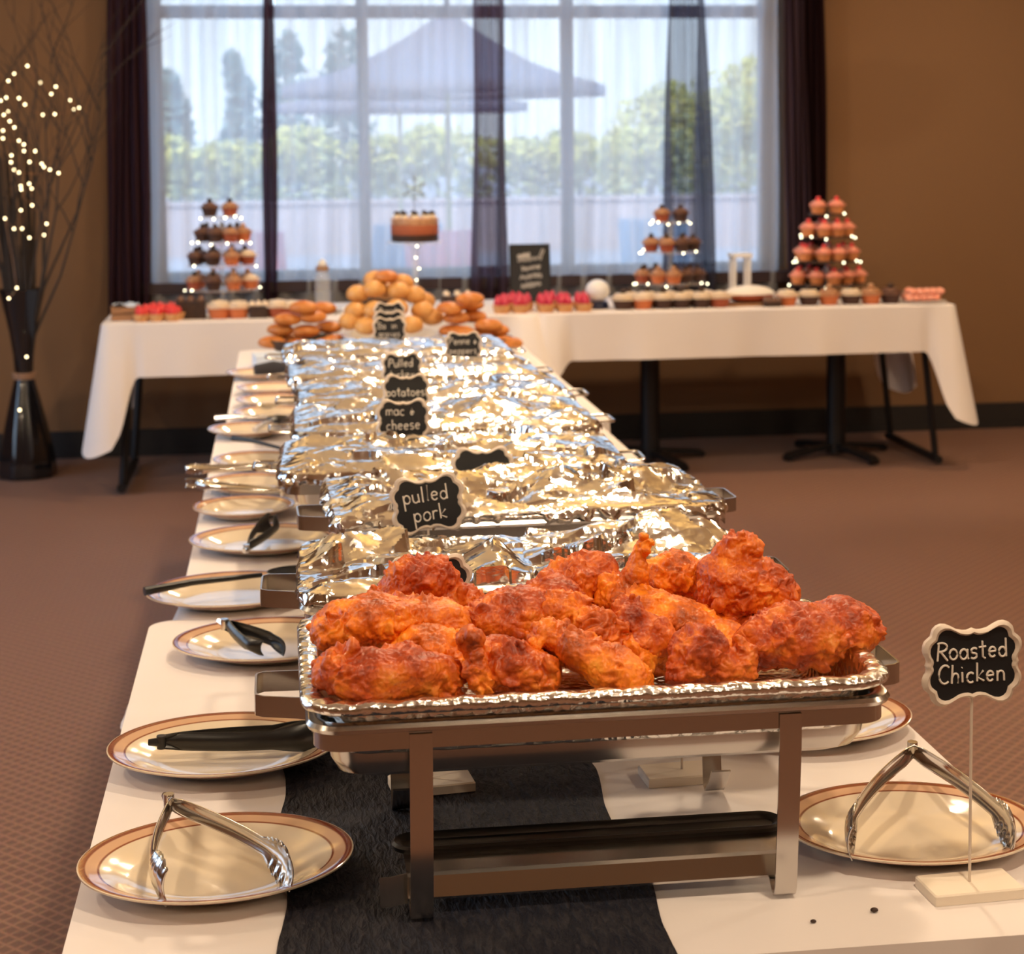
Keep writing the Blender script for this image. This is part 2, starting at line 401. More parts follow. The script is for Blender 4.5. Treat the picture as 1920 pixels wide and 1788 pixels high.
for k, (a, c) in enumerate(LW):
    fr = MB(); xw = XL - .12
    for y in (a + .03, c - .03): fr.box((xw, y, (LZ0 + LZ1) / 2), (.06, .06, LZ1 - LZ0))
    for z in (LZ0 + .03, LZ1 - .03): fr.box((xw, (a + c) / 2, z), (.058, c - a, .06))
    wn = struct('window_%d' % (k + 2), fr, X['winframe'])
    MB().box((xw, (a + c) / 2, (LZ0 + LZ1) / 2), (.05, .05, LZ1 - LZ0 - .1)).build('mullion', X['winframe'], wn, 0)
    for s_ in (-1, 1): MB().box((xw, (a + c) / 2 + s_ * (c - a) / 4, (LZ0 + LZ1) / 2), (.006, (c - a) / 2 - .085, LZ1 - LZ0 - .12)).build('pane', X['glass'], wn, 0)
    pl = bpy.data.lights.new('window_portal', 'AREA'); pl.shape = 'RECTANGLE'; pl.size = LZ1 - LZ0; pl.size_y = c - a; pl.cycles.is_portal = True
    po = bpy.data.objects.new('window_portal', pl); C.objects.link(po); po.location = (XL - .18, (a + c) / 2, (LZ0 + LZ1) / 2); po.rotation_euler = (0, R(-90), 0)

# ------------------------------------------------------------------ curtains
def curtain(label, t0, t1, b0, b1, folds, amp, m, y=8.55, ztop=2.78, zbot=0.70, seed=0):
    rnd = random.Random(seed); ph = [rnd.uniform(0, 6.28) for _ in range(4)]
    def f(u, v):
        z = ztop + (zbot - ztop) * v
        x = (t0 + (t1 - t0) * u) * (1 - v) + (b0 + (b1 - b0) * u) * v
        wv = math.sin(u * folds * 2 * PI + ph[0] + .5 * math.sin(v * 3 + ph[1])) + .35 * math.sin(u * folds * 5.1 + ph[2] + v * 2)
        return (x + .006 * math.sin(v * 7 + ph[3] + u * 9), y + amp * wv * (.5 + .5 * v), z)
    o = MB().grid(max(24, int(folds * 16)), 30, f).build('curtain', m, None, 180)
    return tag(o, label, 'curtain')
curtain('dark plum gathered voile curtain against the wall behind the black vase', -.765, -.60, -.83, -.62, 5, .030, X['plumdark'], seed=1)
curtain('narrow dark plum voile curtain strip behind the brown cupcake tower', -.05, .004, -.085, -.018, 2, .022, X['plumdark'], seed=2)
curtain('plum voile curtain bunched behind the tabletop chalkboard', .965, 1.09, .925, 1.115, 3, .028, X['plum'], seed=3)
curtain('grey voile curtain flaring out behind the half-empty three-tier cupcake stand', 1.938, 2.072, 1.875, 2.17, 4, .026, X['greyvoile'], seed=4)
curtain('plum voile curtain beside the pink cupcake tower', 2.477, 2.60, 2.52, 2.64, 4, .026, X['plum'], seed=5)
curtain('dark plum curtain edge against the wall behind the pink cupcake tower', 2.585, 2.69, 2.615, 2.735, 3, .030, X['plumdeep'], y=8.565, seed=6)
for k, (a, c, lb) in enumerate(((-.60, -.04, 'pale sheer panel between the wall-side plum curtain and the narrow strip'), (.0, .97, 'pale sheer panel in front of the patio umbrella'),
                    (1.08, 1.94, 'pale sheer panel between the plum curtain and the grey curtain'), (2.07, 2.48, 'narrow pale sheer panel between the grey and plum curtains'))):
    curtain(lb, a, c, a - .02, c, 7 * (c - a) + 1, .016, X['voile'], y=8.585, seed=11 + k)
rod = MB().tube([(-.9, 8.56, 2.80), (2.85, 8.56, 2.80)], .012, 10).build('curtain_rod', X['black']); tag(rod, 'black curtain rod above the wide window', 'curtain rod')

# ------------------------------------------------------------------ ceiling lamps and added pendants
ring = MB().lathe([(.085, 0), (.115, 0), (.118, -.006), (.112, -.012), (.088, -.012), (.083, -.004)], 32, cap0=False, cap1=False).mesh('trim_ring', X['white'])
for (lx, ly) in LAMPS:
    t = thing('recessed_light', 'round recessed downlight in the ceiling', 'ceiling light', (lx, ly, ZC), group='recessed ceiling downlights')
    mobj('trim_ring', ring, t)
    la = bpy.data.lights.new('lamp', 'AREA'); la.shape = 'DISK'; la.size = 0.16; la.energy = LAMP_POWER; la.color = LAMP_COLOR
    lo = bpy.data.objects.new('lamp', la); link(lo, t); lo.location = (0, 0, -.008)

bowlm = MB().lathe([(.02, -.10), (.10, -.085), (.17, -.04), (.20, .02), (.195, .022), (.165, -.032), (.10, -.072), (.02, -.088)], 36).mesh('bowl', M_('bronze_bowl', (0.18, 0.11, 0.05), 0.35, 0.8))
for (lx, ly) in ((-1.0, 4.3), (1.1, 4.4), (3.2, 4.3), (-1.0, 6.9), (1.1, 6.9), (3.2, 6.9)):  # added out of view to yellow the ceiling that the foil mirrors
    t = thing('added_pendant', 'added bowl pendant out of view, throwing yellow light on the ceiling', 'pendant light', (lx, ly, 2.36), group='added bowl pendants')
    mobj('bowl', bowlm, t)
    for k in range(3): a = k * 2.094; MB().tube([(.19 * math.cos(a), .19 * math.sin(a), .02), (0, 0, .40)], .003, 5).build('chain', X['black'], t)
    MB().tube([(0, 0, .40), (0, 0, ZC - 2.36)], .006, 6).build('stem', X['black'], t)
    la = bpy.data.lights.new('added_uplight', 'AREA'); la.shape = 'DISK'; la.size = 0.24; la.energy = 9.0; la.color = (1.0, 0.66, 0.25)
    lo = bpy.data.objects.new('added_uplight', la); link(lo, t); lo.location = (0, 0, -.02); lo.rotation_euler = (PI, 0, 0)

# ------------------------------------------------------------------ outside
gr = MB().box((2, 60, -.12), (160, 102, .1)).build('ground_outside', M_('pale_patio', (0.46, 0.44, 0.47), 0.9, var=(.8, (0.54, 0.52, 0.55), .4, .6)), None, 0); tag(gr, kind='structure')
ww = MB().box((3, 25, .24), (40, .3, .80)).box((3, 25, .66), (40, .4, .05)).build('garden_wall', M_('pinkish_block', (0.58, 0.48, 0.47), 0.9), None, 0)
tag(ww, 'low pinkish masonry garden wall in front of the hedge', 'wall')
def leafmat(name, c1, c2): return M_(name, c1, 0.7, var=(3.0, c2, .35, .65), spec=.2)
G1 = leafmat('hedge_leaves', (0.36, 0.42, 0.24), (0.64, 0.64, 0.26)); G2 = leafmat('yellow_leaves', (0.62, 0.60, 0.14), (0.88, 0.80, 0.24)); G3 = leafmat('conifer_leaves', (0.18, 0.30, 0.30), (0.28, 0.40, 0.36))
def foliage(rnd, blobs, nl, size):
    """crown of separate small leaf cards scattered over lumpy blobs, thick enough to read as leaves"""
    mb = MB(); bm = mb.bm
    for (c, r) in blobs:
        for _ in range(nl):
            d = Vector((rnd.gauss(0, 1), rnd.gauss(0, 1), rnd.gauss(0, 1))).normalized() * rnd.uniform(.55, 1.02)
            p = Vector((c[0] + d.x * r[0], c[1] + d.y * r[1], c[2] + d.z * r[2]))
            a = Vector((rnd.gauss(0, 1), rnd.gauss(0, 1), rnd.gauss(0, 1))).normalized(); q = a.orthogonal().normalized(); s = size * rnd.uniform(.6, 1.3)
            vs = [bm.verts.new(p + v) for v in (a * s, q * s * .5, -a * s, -q * s * .5)]
            bm.faces.new(vs)
    return mb
rnd = random.Random(5)
for k in range(13):
    x = -4.2 + k * 1.12
    h = rnd.uniform(1.55, 1.85) if x < 6 else rnd.uniform(1.9, 2.6)
    t = thing('hedge_shrub', 'yellow-topped leafy shrub in the hedge row beyond the garden wall', 'shrub', (x, 28 + rnd.uniform(-.4, .4), -.07), group='shrubs of the hedge row')
    foliage(rnd, [((0, 0, h * .45), (.85, .7, h * .5)), ((rnd.uniform(-.3, .3), 0, h * .75), (.5, .5, h * .28))], 420, .085).build('foliage', G1, t, 0)
    foliage(rnd, [((rnd.uniform(-.3, .3), -.2, h * .86), (.65, .5, h * .16))], 230, .085).build('new_growth', G2, t, 0)
    MB().tube([(0, 0, 0), (.03, 0, h * .5)], [.05, .03], 6).build('trunk', X['twig'], t)
for k, (x, y, h, wd, lb) in enumerate(((-1.95, 33, 3.0, .7, 'tall slim conifer beyond the hedge, first from the wall side'), (-.75, 32.5, 3.35, .55, 'tall slim conifer beside the broad conifer beyond the hedge'), (.15, 33, 3.75, .8, 'broad tall conifer beyond the hedge by the umbrella'), (1.25, 33.5, 3.8, 1.0, 'wide spreading conifer partly hidden by the patio umbrella'))):
    t = thing('conifer', lb, 'tree', (x, y, -.07))
    bl = [((rnd.uniform(-.1, .1), 0, h * (.2 + .13 * i)), (wd * (1 - .13 * i), wd * .8 * (1 - .13 * i), h * .12)) for i in range(6)]
    foliage(rnd, bl, 170, .11).build('foliage', G3, t, 0)
    MB().tube([(0, 0, 0), (0, 0, h * .95)], [.07, .01], 6).build('trunk', X['twig'], t)
for k, (x, y, h, wd, lb) in enumerate(((7.9, 30, 3.0, 1.1, 'yellow-green tree beyond the hedge behind the pink cupcake tower'), (6.6, 31, 2.6, .9, 'small yellow-green tree beyond the hedge behind the grey curtain'), (9.4, 31, 3.2, 1.2, 'tall yellow-green tree at the end of the hedge'))):
    t = thing('garden_tree', lb, 'tree', (x, y, -.07))
    foliage(rnd, [((0, 0, h * .6), (wd, wd * .8, h * .36)), ((.3, -.2, h * .8), (wd * .6, wd * .5, h * .2)), ((-.5, 0, h * .45), (wd * .6, wd * .6, h * .25))], 480, .1).build('foliage', G2, t, 0)
    MB().tube([(0, 0, 0), (.05, 0, h * .7)], [.09, .03], 6).build('trunk', X['twig'], t)

canopy = M_('grey_canvas', (0.26, 0.25, 0.31), 0.9)
def umbrella(x, y, zr, za, r, rot, label, polem):
    t = thing('patio_umbrella', label, 'umbrella', (x, y, -.07), rot)
    cn = MB(); N = 8
    def edge(i, rr, z): a = 2 * PI * i / N; return Vector((rr * math.cos(a), rr * math.sin(a), z + .07))
    for i in range(N):
        a0, a1 = edge(i, r, zr), edge(i + 1, r, zr)
        def f(u, v, a0=a0, a1=a1):
            e = a0.lerp(a1, u); e = e + (Vector((0, 0, e.z)) - e) * (.06 * math.sin(u * PI))
            p = Vector((0, 0, za + .07)).lerp(e, v); p.z -= .10 * math.sin(v * PI) * r / 1.4
            return p
        cn.grid(6, 8, f)
    bmesh.ops.remove_doubles(cn.bm, verts=cn.bm.verts[:], dist=.001)
    c = cn.build('canopy', canopy, t, 30); sm = c.modifiers.new('thick', 'SOLIDIFY'); sm.thickness = .006
    va = MB()
    for i in range(N):
        a0, a1 = edge(i, r, zr), edge(i + 1, r, zr)
        va.grid(4, 1, lambda u, v, a0=a0, a1=a1: a0.lerp(a1, u) * (1 - .06 * math.sin(u * PI) * 0) + Vector((0, 0, -.09 * v)))
    v = va.build('valance', canopy, t, 30); sm = v.modifiers.new('thick', 'SOLIDIFY'); sm.thickness = .005
    MB().tube([(0, 0, 0.05), (0, 0, za + .1)], .022, 10).build('pole', polem, t)
    MB().lathe([(.25, 0), (.25, .06), (.06, .10), (.04, .2)], 24).build('base', X['black'], t)
    for i in range(N):
        a0 = edge(i, r * .97, zr); MB().tube([(0, 0, zr + .35), a0], .008, 5).build('rib', polem, t)
yellow = M_('pale_yellow_pole', (0.62, 0.55, 0.22), 0.5)
umbrella(1.44, 15.0, 1.97, 2.62, 1.42, .15, 'large grey patio umbrella on a pale yellow pole outside the window', yellow)
umbrella(1.30, 19.0, 1.90, 2.45, 1.42, .4, 'second grey patio umbrella half hidden behind the large one', yellow)
def patio_chair(x, y, rz, m, label):
    t = thing('patio_chair', label, 'chair', (x, y, -.07), rz)
    for i in range(5): MB().box((-.22 + .11 * i, .26, .62), (.095, .02, .72), Matrix.Rotation(-.25, 4, 'X')).build('back_slat', m, t, 0)
    for i in range(4): MB().box((0, -.28 + .13 * i, .36 - .03 * i), (.54, .11, .02)).build('seat_slat', m, t, 0)
    for s in (-1, 1):
        MB().box((.31 * s, -.05, .55), (.11, .66, .022)).build('armrest', m, t, 0)
        MB().box((.29 * s, -.33, .27), (.03, .09, .54)).build('leg', m, t, 0)
        MB().box((.29 * s, .20, .24), (.03, .09, .50)).build('leg', m, t, 0)
rosem = M_('rose_plastic', (0.55, 0.24, 0.30), 0.5); bluem = M_('blue_plastic', (0.25, 0.42, 0.62), 0.5); greym = M_('grey_plastic', (0.42, 0.42, 0.48), 0.5)
patio_chair(-.15, 12.6, 2.9, rosem, 'rose slatted garden chair outside beyond the brown cupcake tower')
patio_chair(.85, 13.3, 3.4, bluem, 'blue slatted garden chair outside next to the umbrella pole')
patio_chair(1.20, 11.6, .4, rosem, 'rose slatted garden chair outside behind the pedestal cake')
patio_chair(2.95, 13.4, 2.7, bluem, 'blue slatted garden chair outside behind the chocolate cupcake stand')
patio_chair(3.75, 12.2, 3.5, greym, 'grey slatted garden chair outside behind the grey curtain')
def side_table(x, y, m, label):
    t = thing('patio_table', label, 'table', (x, y, -.07))
    MB().lathe([(.42, .62), (.43, .63), (.43, .65), (.42, .66)], 28).build('tabletop', m, t)
    for i in range(3):
        a = i * 2.09; MB().tube([(.34 * math.cos(a), .34 * math.sin(a), 0), (.08 * math.cos(a), .08 * math.sin(a), .62)], .016, 6).build('leg', m, t)
side_table(1.85, 12.6, greym, 'round grey patio table outside between the rose and blue chairs')

# ------------------------------------------------------------------ tables and cloths
def tablecloth(name, label, x0, x1, y0, y1, drop, corner, seed, z=.75, amp=.012, flare=.07, m=None, cw=.15):
    """corner: extra hang for the corners (+x+y, -x+y, -x-y, +x-y)"""
    rnd = random.Random(seed); hx, hy = (x1 - x0) / 2, (y1 - y0) / 2; cx, cy = (x0 + x1) / 2, (y0 + y1) / 2
    per = rrect(hx, hy, .035, 10, 110)
    cor = [(hx, hy), (-hx, hy), (-hx, -hy), (hx, -hy)]
    ph = [rnd.uniform(0, 6.28) for _ in range(6)]
    NR = 14; rings = []
    inset = rrect(hx - .012, hy - .012, .03, 10, 110)
    rings.append([(p[0] + cx, p[1] + cy, z) for p in inset])
    s = 0; arc = [0]
    for a, b in zip(per[:-1], per[1:]): s += math.hypot(b[0] - a[0], b[1] - a[1]); arc.append(s)
    for r in range(NR + 1):
        t = r / NR; ring = []
        for i, p in enumerate(per):
            ds = [math.hypot(p[0] - c[0], p[1] - c[1]) for c in cor]; k = min(range(4), key=lambda q: ds[q]); d = ds[k]
            q_ = max(0.0, min(1.0, (cw - d) / (cw * .55))); kk = q_ * q_ * (3 - 2 * q_)
            hang = drop + corner[k] * kk * (.25 + .75 * max(0.0, 1 - d / cw))
            l = math.hypot(p[0], p[1]); 
            # outward direction of the edge the point lies on
            ox = max(-1, min(1, (abs(p[0]) - (hx - .035)) / .035)) ; oy = max(-1, min(1, (abs(p[1]) - (hy - .035)) / .035))
            ov = Vector((math.copysign(max(0, ox), p[0]), math.copysign(max(0, oy), p[1]))); ov = ov.normalized() if ov.length > 0 else Vector((0, 0))
            wave = math.sin(arc[i] * 9 + ph[0]) + .6 * math.sin(arc[i] * 17 + ph[1]) + .4 * math.sin(arc[i] * 31 + ph[2])
            off = .006 + t * (.016 + amp * wave + flare * kk * (1 if corner[k] > .005 else 0)) 
            zz = z - .004 - hang * t if r else z - .003
            # the falling corner folds in on itself on both sides of the point
            fold = math.sin(min(1, d / .16) * PI) * .05 * t * (1 if corner[k] > .05 else 0)
            ring.append((p[0] + cx + ov.x * (off - fold), p[1] + cy + ov.y * (off - fold), zz))
        rings.append(ring)
    mb = MB().loft(rings, True, False)
    o = mb.build(name, m or X['cloth'], None, 60)
    return tag(o, label, 'tablecloth')

def folding_table(label, x0, x1, y0, y1, group):
    cx, cy = (x0 + x1) / 2, (y0 + y1) / 2; hx, hy = (x1 - x0) / 2 - .012, (y1 - y0) / 2 - .012
    t = thing('folding_table', label, 'table', (cx, cy, 0), group=group)
    MB().loft([[(x, y, zz) for x, y in rrect(hx, hy, .03, 6)] for zz in (.715, .742)]).build('tabletop', X['tabletop'], t)
    for sy in (-1, 1):
        for sx_ in (-1, 1):
            MB().tube([(sx_ * hx * .8, sy * (hy - .18), .715), (sx_ * hx * .8, sy * (hy - .14), .0)], .013, 8).build('leg', X['black'], t)
        MB().tube([(-hx * .8, sy * (hy - .15), .2), (hx * .8, sy * (hy - .15), .2)], .011, 8).build('crossbar', X['black'], t)
TB = [(-.215, .80, 1.575, 2.845), (-.172, .842, 2.85, 4.695), (-.152, .885, 4.70, 6.56)]
for i, (a, c, d, e) in enumerate(TB):
    folding_table(['folding table under the cloth with the roasted chicken', 'folding table under the cloth with the mac and cheese', 'folding table under the cloth with the bread rolls'][i], a, c, d, e, 'folding tables of the buffet line')
tablecloth('tablecloth', 'cream tablecloth under the roasted chicken dish', *TB[0], .24, (.0, .0, .20, .20), 1)
tablecloth('tablecloth', 'cream tablecloth under the mac and cheese dish', *TB[1], .15, (.0, .0, .03, .0), 2, flare=.085, cw=.20)
tablecloth('tablecloth', 'cream tablecloth under the bowls of bread rolls', *TB[2], .24, (.1, .1, .0, .0), 3, flare=.02)

def pedestal_table(label, x0, x1, y0, y1, peds):
    cx, cy = (x0 + x1) / 2, (y0 + y1) / 2; hx, hy = (x1 - x0) / 2 - .012, (y1 - y0) / 2 - .012
    t = thing('pedestal_table', label, 'table', (cx, cy, 0))
    MB().loft([[(x, y, zz) for x, y in rrect(hx, hy, .03, 6)] for zz in (.712, .742)]).build('tabletop', X['tabletop'], t)
    for px in peds:
        p = MB().lathe([(.045, .02), (.045, .71)], 20, c=(px - cx, 0, 0)).build('pedestal', X['black'], t)
        for k in range(4):
            a = PI / 4 * 0 + k * PI / 2 + .35
            MB().strap([(px - cx + .03 * math.cos(a), .03 * math.sin(a), .055), (px - cx + .27 * math.cos(a), .27 * math.sin(a), .028), (px - cx + .29 * math.cos(a), .29 * math.sin(a), .012)], (-math.sin(a), math.cos(a), 0), .05, .024).build('foot', X['black'], p)
    return t
BT = [(-.76, 1.118, 7.62, 8.40), (1.126, 3.035, 7.62, 8.40)]
t = pedestal_table('black pedestal table under the cloth with the brown cupcake tower', *BT[0], (.62,))
for sy in (-1, 1): MB().tube([(-.64 - .18, sy * .3, .71), (-.70 - .18, sy * .3, .02)], .018, 8).build('folding_leg', X['black'], t)
MB().tube([(-.70 - .18, -.34, .03), (-.70 - .18, .34, .03)], .022, 8).build('leg_bar', X['black'], t)
t = pedestal_table('black pedestal table under the cloth with the pink cupcake tower', *BT[1], (1.70, 2.60))
for sy in (-1, 1): MB().tube([(2.90 - 2.08, sy * .3, .71), (2.98 - 2.08, sy * .3, .03)], .016, 8).build('folding_leg', X['black'], t)
MB().tube([(2.98 - 2.08, -.34, .03), (2.98 - 2.08, .34, .03)], .02, 8).build('leg_bar', X['black'], t)
tablecloth('tablecloth', 'cream tablecloth under the brown cupcake tower and pedestal cake', *BT[0], .225, (.0, .34, .36, .03), 4, amp=.006, flare=.10)
tablecloth('tablecloth', 'cream tablecloth under the chocolate and pink cupcake towers', *BT[1], .205, (.34, .0, .10, .36), 5, amp=.006, flare=.10)

def runner_f(u, v):
    x = -.012 + .375 * u + .006 * math.sin(v * 19) * (1 if u in (0, 1) else .3); s = v * .92
    nz = noise.noise(Vector((x * 150, s * 45, 0))) * .0011 + noise.noise(Vector((x * 30, s * 14, 3))) * .0009
    if s < .17: return (x, 1.556 - .004 + nz, .745 - (.17 - s))
    if s < .20: return (x, 1.556 + (s - .17) * .8, .7522 - .006 * (1 - (s - .17) / .03) + nz * .3)
    return (x, 1.58 + (s - .20), .7522 + nz)
o = MB().grid(110, 220, runner_f).build('table_runner', X['runner'], None, 180); tag(o, 'dark navy crinkled table runner under the roasted chicken dish', 'table runner')

# ------------------------------------------------------------------ chafing dishes
def make_chafer(name, wire):
    root = thing(name, '', 'chafing dish')
    per = rrect(.2925, .172, .032, 8, 6)
    mb = MB()
    # rolled rim, flange and pan body in one pressed sheet
    prof = [(0, .196), (.003, .192), (0, .204), (-.004, .209), (-.010, .209), (-.022, .206), (-.026, .200)]
    rings = []
    for dx, z in [(-.004, .198), (0, .200), (.0015, .204), (-.001, .208), (-.006, .2095), (-.011, .208), (-.014, .2055), (-.017, .199), (-.022, .165), (-.030, .150), (-.048, .141), (-.075, .138)]:
        rings.append([(x, y, z) for x, y in rrect(.2925 + dx, .172 + dx, max(.012, .032 + dx * .3), 8, 6)])
    mb.loft(rings, False, True)
    mb.build('water_pan', X['steel'], root)
    # frame band
    bnd = MB()
    o1 = rrect(.287, .1665, .03, 8, 6); o2 = rrect(.285, .1645, .028, 8, 6)
    bnd.loft([[(x, y, .199) for x, y in o2], [(x, y, .199) for x, y in o1], [(x, y, .181) for x, y in o1], [(x, y, .181) for x, y in o2], [(x, y, .199) for x, y in o2]], False, False)
    fr = bnd.build('frame', X['steel'], root)
    for sx_ in (-1, 1):
        MB().box((sx_ * .2868, -.1, .190), (.0025, .012, .016)).build('weld_tab', X['steel'], fr, 0)
    for sx_ in (-1, 1):
        for sy in (-1, 1):
            x = sx_ * .184
            path = [(x, sy * .1685, .196), (x, sy * .1675, .16), (x, sy * .160, .08), (x, sy * .153, .012), (x, sy * .150, .0045), (x, sy * .146, .0014), (x, sy * .141, .003), (x, sy * .132, .012), (x, sy * .110, .0365)]
            MB().strap(path, (1, 0, 0), .0225, .0022).build('leg', X['steel'], root)
    # handles: bent straps (or wire loops)
    for s in (-1, 1):
        p = [(s * .284, -.055, .188), (s * .300, -.047, .188), (s * .336, -.042, .190), (s * .343, -.036, .190), (s * .344, -.030, .190), (s * .344, .030, .190), (s * .343, .036, .190), (s * .336, .042, .190), (s * .300, .047, .188), (s * .284, .055, .188)]
        if wire: MB().tube([(a, b_, c + .012) for a, b_, c in p], .0028, 8).build('handle', X['steel2'], root)
        else: MB().strap(p, (0, 0, 1), .022, .0022).build('handle', X['steel'], root)
    # shelf for the fuel cans
    sh = MB()
    sh.loft([[(x, y - .075, z) for x, y in rrect(.197, .053, .01, 4)] for z in (.0375, .0395)])
    lip = MB().strap([(0, -.127, .0395), (0, -.1305, .0375), (0, -.136, .018), (0, -.134, .0155)], (1, 0, 0), .394, .0016)
    s_ = sh.build('fuel_shelf', X['steel'], root)
    lip.build('shelf_lip', X['steel'], s_)
    MB().strap([(-.197, -.134, .028), (-.214, -.136, .026), (-.2245, -.136, .026)], (0, 0, 1), .030, .002).build('end_tab', X['steel'], s_)
    tr = MB()
    tr.loft([[(x, y - .06, z) for x, y in rrect(a, c, c, 10, 4)] for a, c, z in ((.206, .021, .0395), (.208, .023, .0445), (.205, .0205, .047), (.200, .016, .0455), (.196, .013, .0415), (.19, .010, .041))], False, True)
    tr.build('fuel_trough', X['darksteel'], s_)
    return root
ch_a = make_chafer('chafing_dish', False)
ch_b = make_chafer('chafing_dish', True)
DISH = [(.309, 1.825), (.311, 2.252), (.362, 2.705), (.290, 3.072), (.315, 3.485), (.328, 3.862), (.308, 4.25), (.300, 4.67)]
DLAB = ['steel chafing dish on strap legs holding the roasted chicken', 'steel chafing dish holding two foil-covered half pans', 'steel chafing dish behind the pulled pork sign', 'wire-handled chafing dish behind the blank sign',
        'wire-handled chafing dish behind the mac and cheese sign', 'wire-handled chafing dish directly behind the mac and cheese dish', 'wire-handled chafing dish two behind the mac and cheese dish', 'wire-handled chafing dish nearest the bread rolls']
TZ = .7525
usedA = usedB = False
for i, (dx, dy) in enumerate(DISH):
    if i < 3: o = ch_a if i == 0 else copy_tree(ch_a)
    else: o = ch_b if i == 3 else copy_tree(ch_b)
    place(o, (dx, dy, TZ if i == 0 else TZ - .0015), R([0, -1.5, 1.5, -2, 0, -1, 0, 0][i]), DLAB[i], 'chafing dishes along the buffet')

def tray_mesh(hx, hy, seed, depth=.062):
    per = lambda a, b_, r: rrect(a, b_, r, 10, 36)
    mb = MB(); rings = []
    for k, (d, z) in enumerate([(-.001, -.010), (.002, -.008), (.0035, -.003), (.0015, .001), (-.004, .0022), (-.010, .0018), (-.016, .0005), (-.018, -.003), (-.021, -.018), (-.030, -depth + .006), (-.040, -depth)]):
        ring = []
        for i, (x, y) in enumerate(per(hx + d, hy + d, .045 + d * .5)):
            e = .0011 * math.sin(i * 1.9) * (1 if 3 <= k <= 6 else .2) + .0008 * noise.noise(Vector((x * 60, y * 60, seed)))
            ring.append((x, y, z + e))
        rings.append(ring)
    mb.loft(rings, False, True)
    return mb.mesh('foil_tray', X['tray'], 180)
RZ = .232
tm = tray_mesh(.292, .168, 1); th = tray_mesh(.146, .160, 2)
o = mobj('foil_tray', tm); o.location = (.305, 1.806, TZ + RZ); tag(o, 'open foil tray heaped with fried chicken pieces', 'foil tray')

# crumpled foil lids
def foil_sheet(w, d, seed, lift=.010, rag=.010, fine=1.0, peaks=()):
    rnd = random.Random(seed)
    cr = []
    for i in range(16):
        a = rnd.uniform(0, PI); lam = rnd.choice((.30, .22, .15, .10, .07)); cr.append((math.cos(a) / lam, math.sin(a) / lam, rnd.uniform(0, 1), lam * rnd.uniform(.022, .05), rnd.uniform(0, 9)))
    hs = {}
    def cellp(i, j, k):
        q = (i, j, k)
        if q not in hs:
            g = random.Random(i * 7349 + j * 9151 + k * 131 + seed * 17); hs[q] = (i + g.uniform(.1, .9), j + g.uniform(.1, .9), g.gauss(0, 1), g.gauss(0, 1))
        return hs[q]
    def facet(x, y, cell, k, sx_=1.0):
        # flat shards of crushed foil meeting along sharp creases
        wx = x / cell * sx_ + .5 * noise.noise(Vector((x * 14, y * 14, seed + k))); wy = y / cell + .5 * noise.noise(Vector((x * 14, y * 14, seed + k + 9)))
        i0, j0 = math.floor(wx), math.floor(wy); best = None; bd = 9
        for i in (i0 - 1, i0, i0 + 1):
            for j in (j0 - 1, j0, j0 + 1):
                c = cellp(i, j, k); d2 = (wx - c[0]) ** 2 + (wy - c[1]) ** 2
                if d2 < bd: bd = d2; best = c
        return ((wx - best[0]) * best[2] + (wy - best[1]) * best[3]) * cell
    def tri(q): q = q - math.floor(q); return abs(2 * q - 1)
    def h(x, y):
        v = 0
        for ax, ay, p, am, sd in cr:
            msk = max(0, min(1, noise.noise(Vector((x * 5 + sd, y * 5, sd))) * 2.2 + .35))
            wob = noise.noise(Vector((x * 7, y * 7, sd + 4))) * .35
            v += am * msk * (tri(ax * x + ay * y + p + wob) - .5)
        v = v * .42 + (.13 * facet(x, y, .085, 1, .55) + .07 * facet(x, y, .034, 2, .7)) * fine
        v += fine * (.0009 * abs(noise.noise(Vector((x * 42, y * 42, seed)))) + .0005 * abs(noise.noise(Vector((x * 95, y * 95, seed + 7)))))
        for (px, py, pr, ph_) in peaks:
            q = max(abs(x - px) / pr, abs(y - py) / pr); 
            if q < 1: v += ph_ * (1 - q)
        return v
    hx, hy = w / 2, d / 2; rc = .05
    nu, nv = int(w / .0036), int(d / .0036); ex = .06
    def f(u, v):
        su, sv = (u * 2 - 1) * (1 + ex), (v * 2 - 1) * (1 + ex * w / d)
        x, y = su * hx, sv * hy; over = max(0, abs(x) - hx) + max(0, abs(y) - hy)
        x = max(-hx, min(hx, x)); y = max(-hy, min(hy, y))
        qx, qy = abs(x) - (hx - rc), abs(y) - (hy - rc)
        if qx > 0 and qy > 0:
            l = math.hypot(qx, qy)
            if l > rc:
                over += (l - rc) * .6; x = math.copysign(hx - rc + qx / l * rc, x); y = math.copysign(hy - rc + qy / l * rc, y)
        edge = min(hx - abs(x), hy - abs(y))
        k = max(0, min(1, edge / .05)); k = k * k * (3 - 2 * k)
        z = lift * k + h(x, y) * (.25 + .75 * k)
        if over > 0:
            n1 = noise.noise(Vector((x * 38, y * 38, seed + 2))); n2 = noise.noise(Vector((x * 80, y * 80, seed + 5)))
            z -= over * (.95 + .5 * n2); push = 1 + (.012 + rag * n1 + .008 * n2) * min(1, over / .01) * 1.6
            x *= push; y *= push + .01 * n2
        else:
            x += .0015 * noise.noise(Vector((x * 50, y * 50, 1))); 
        return (x, y, z)
    return MB().grid(nu, nv, f).mesh('foil_sheet', X['foil'] if seed % 2 else X['foil2'], 22)
LIDS = {1: [], 2: [], 3: [], 4: [], 5: [], 6: [], 7: []}
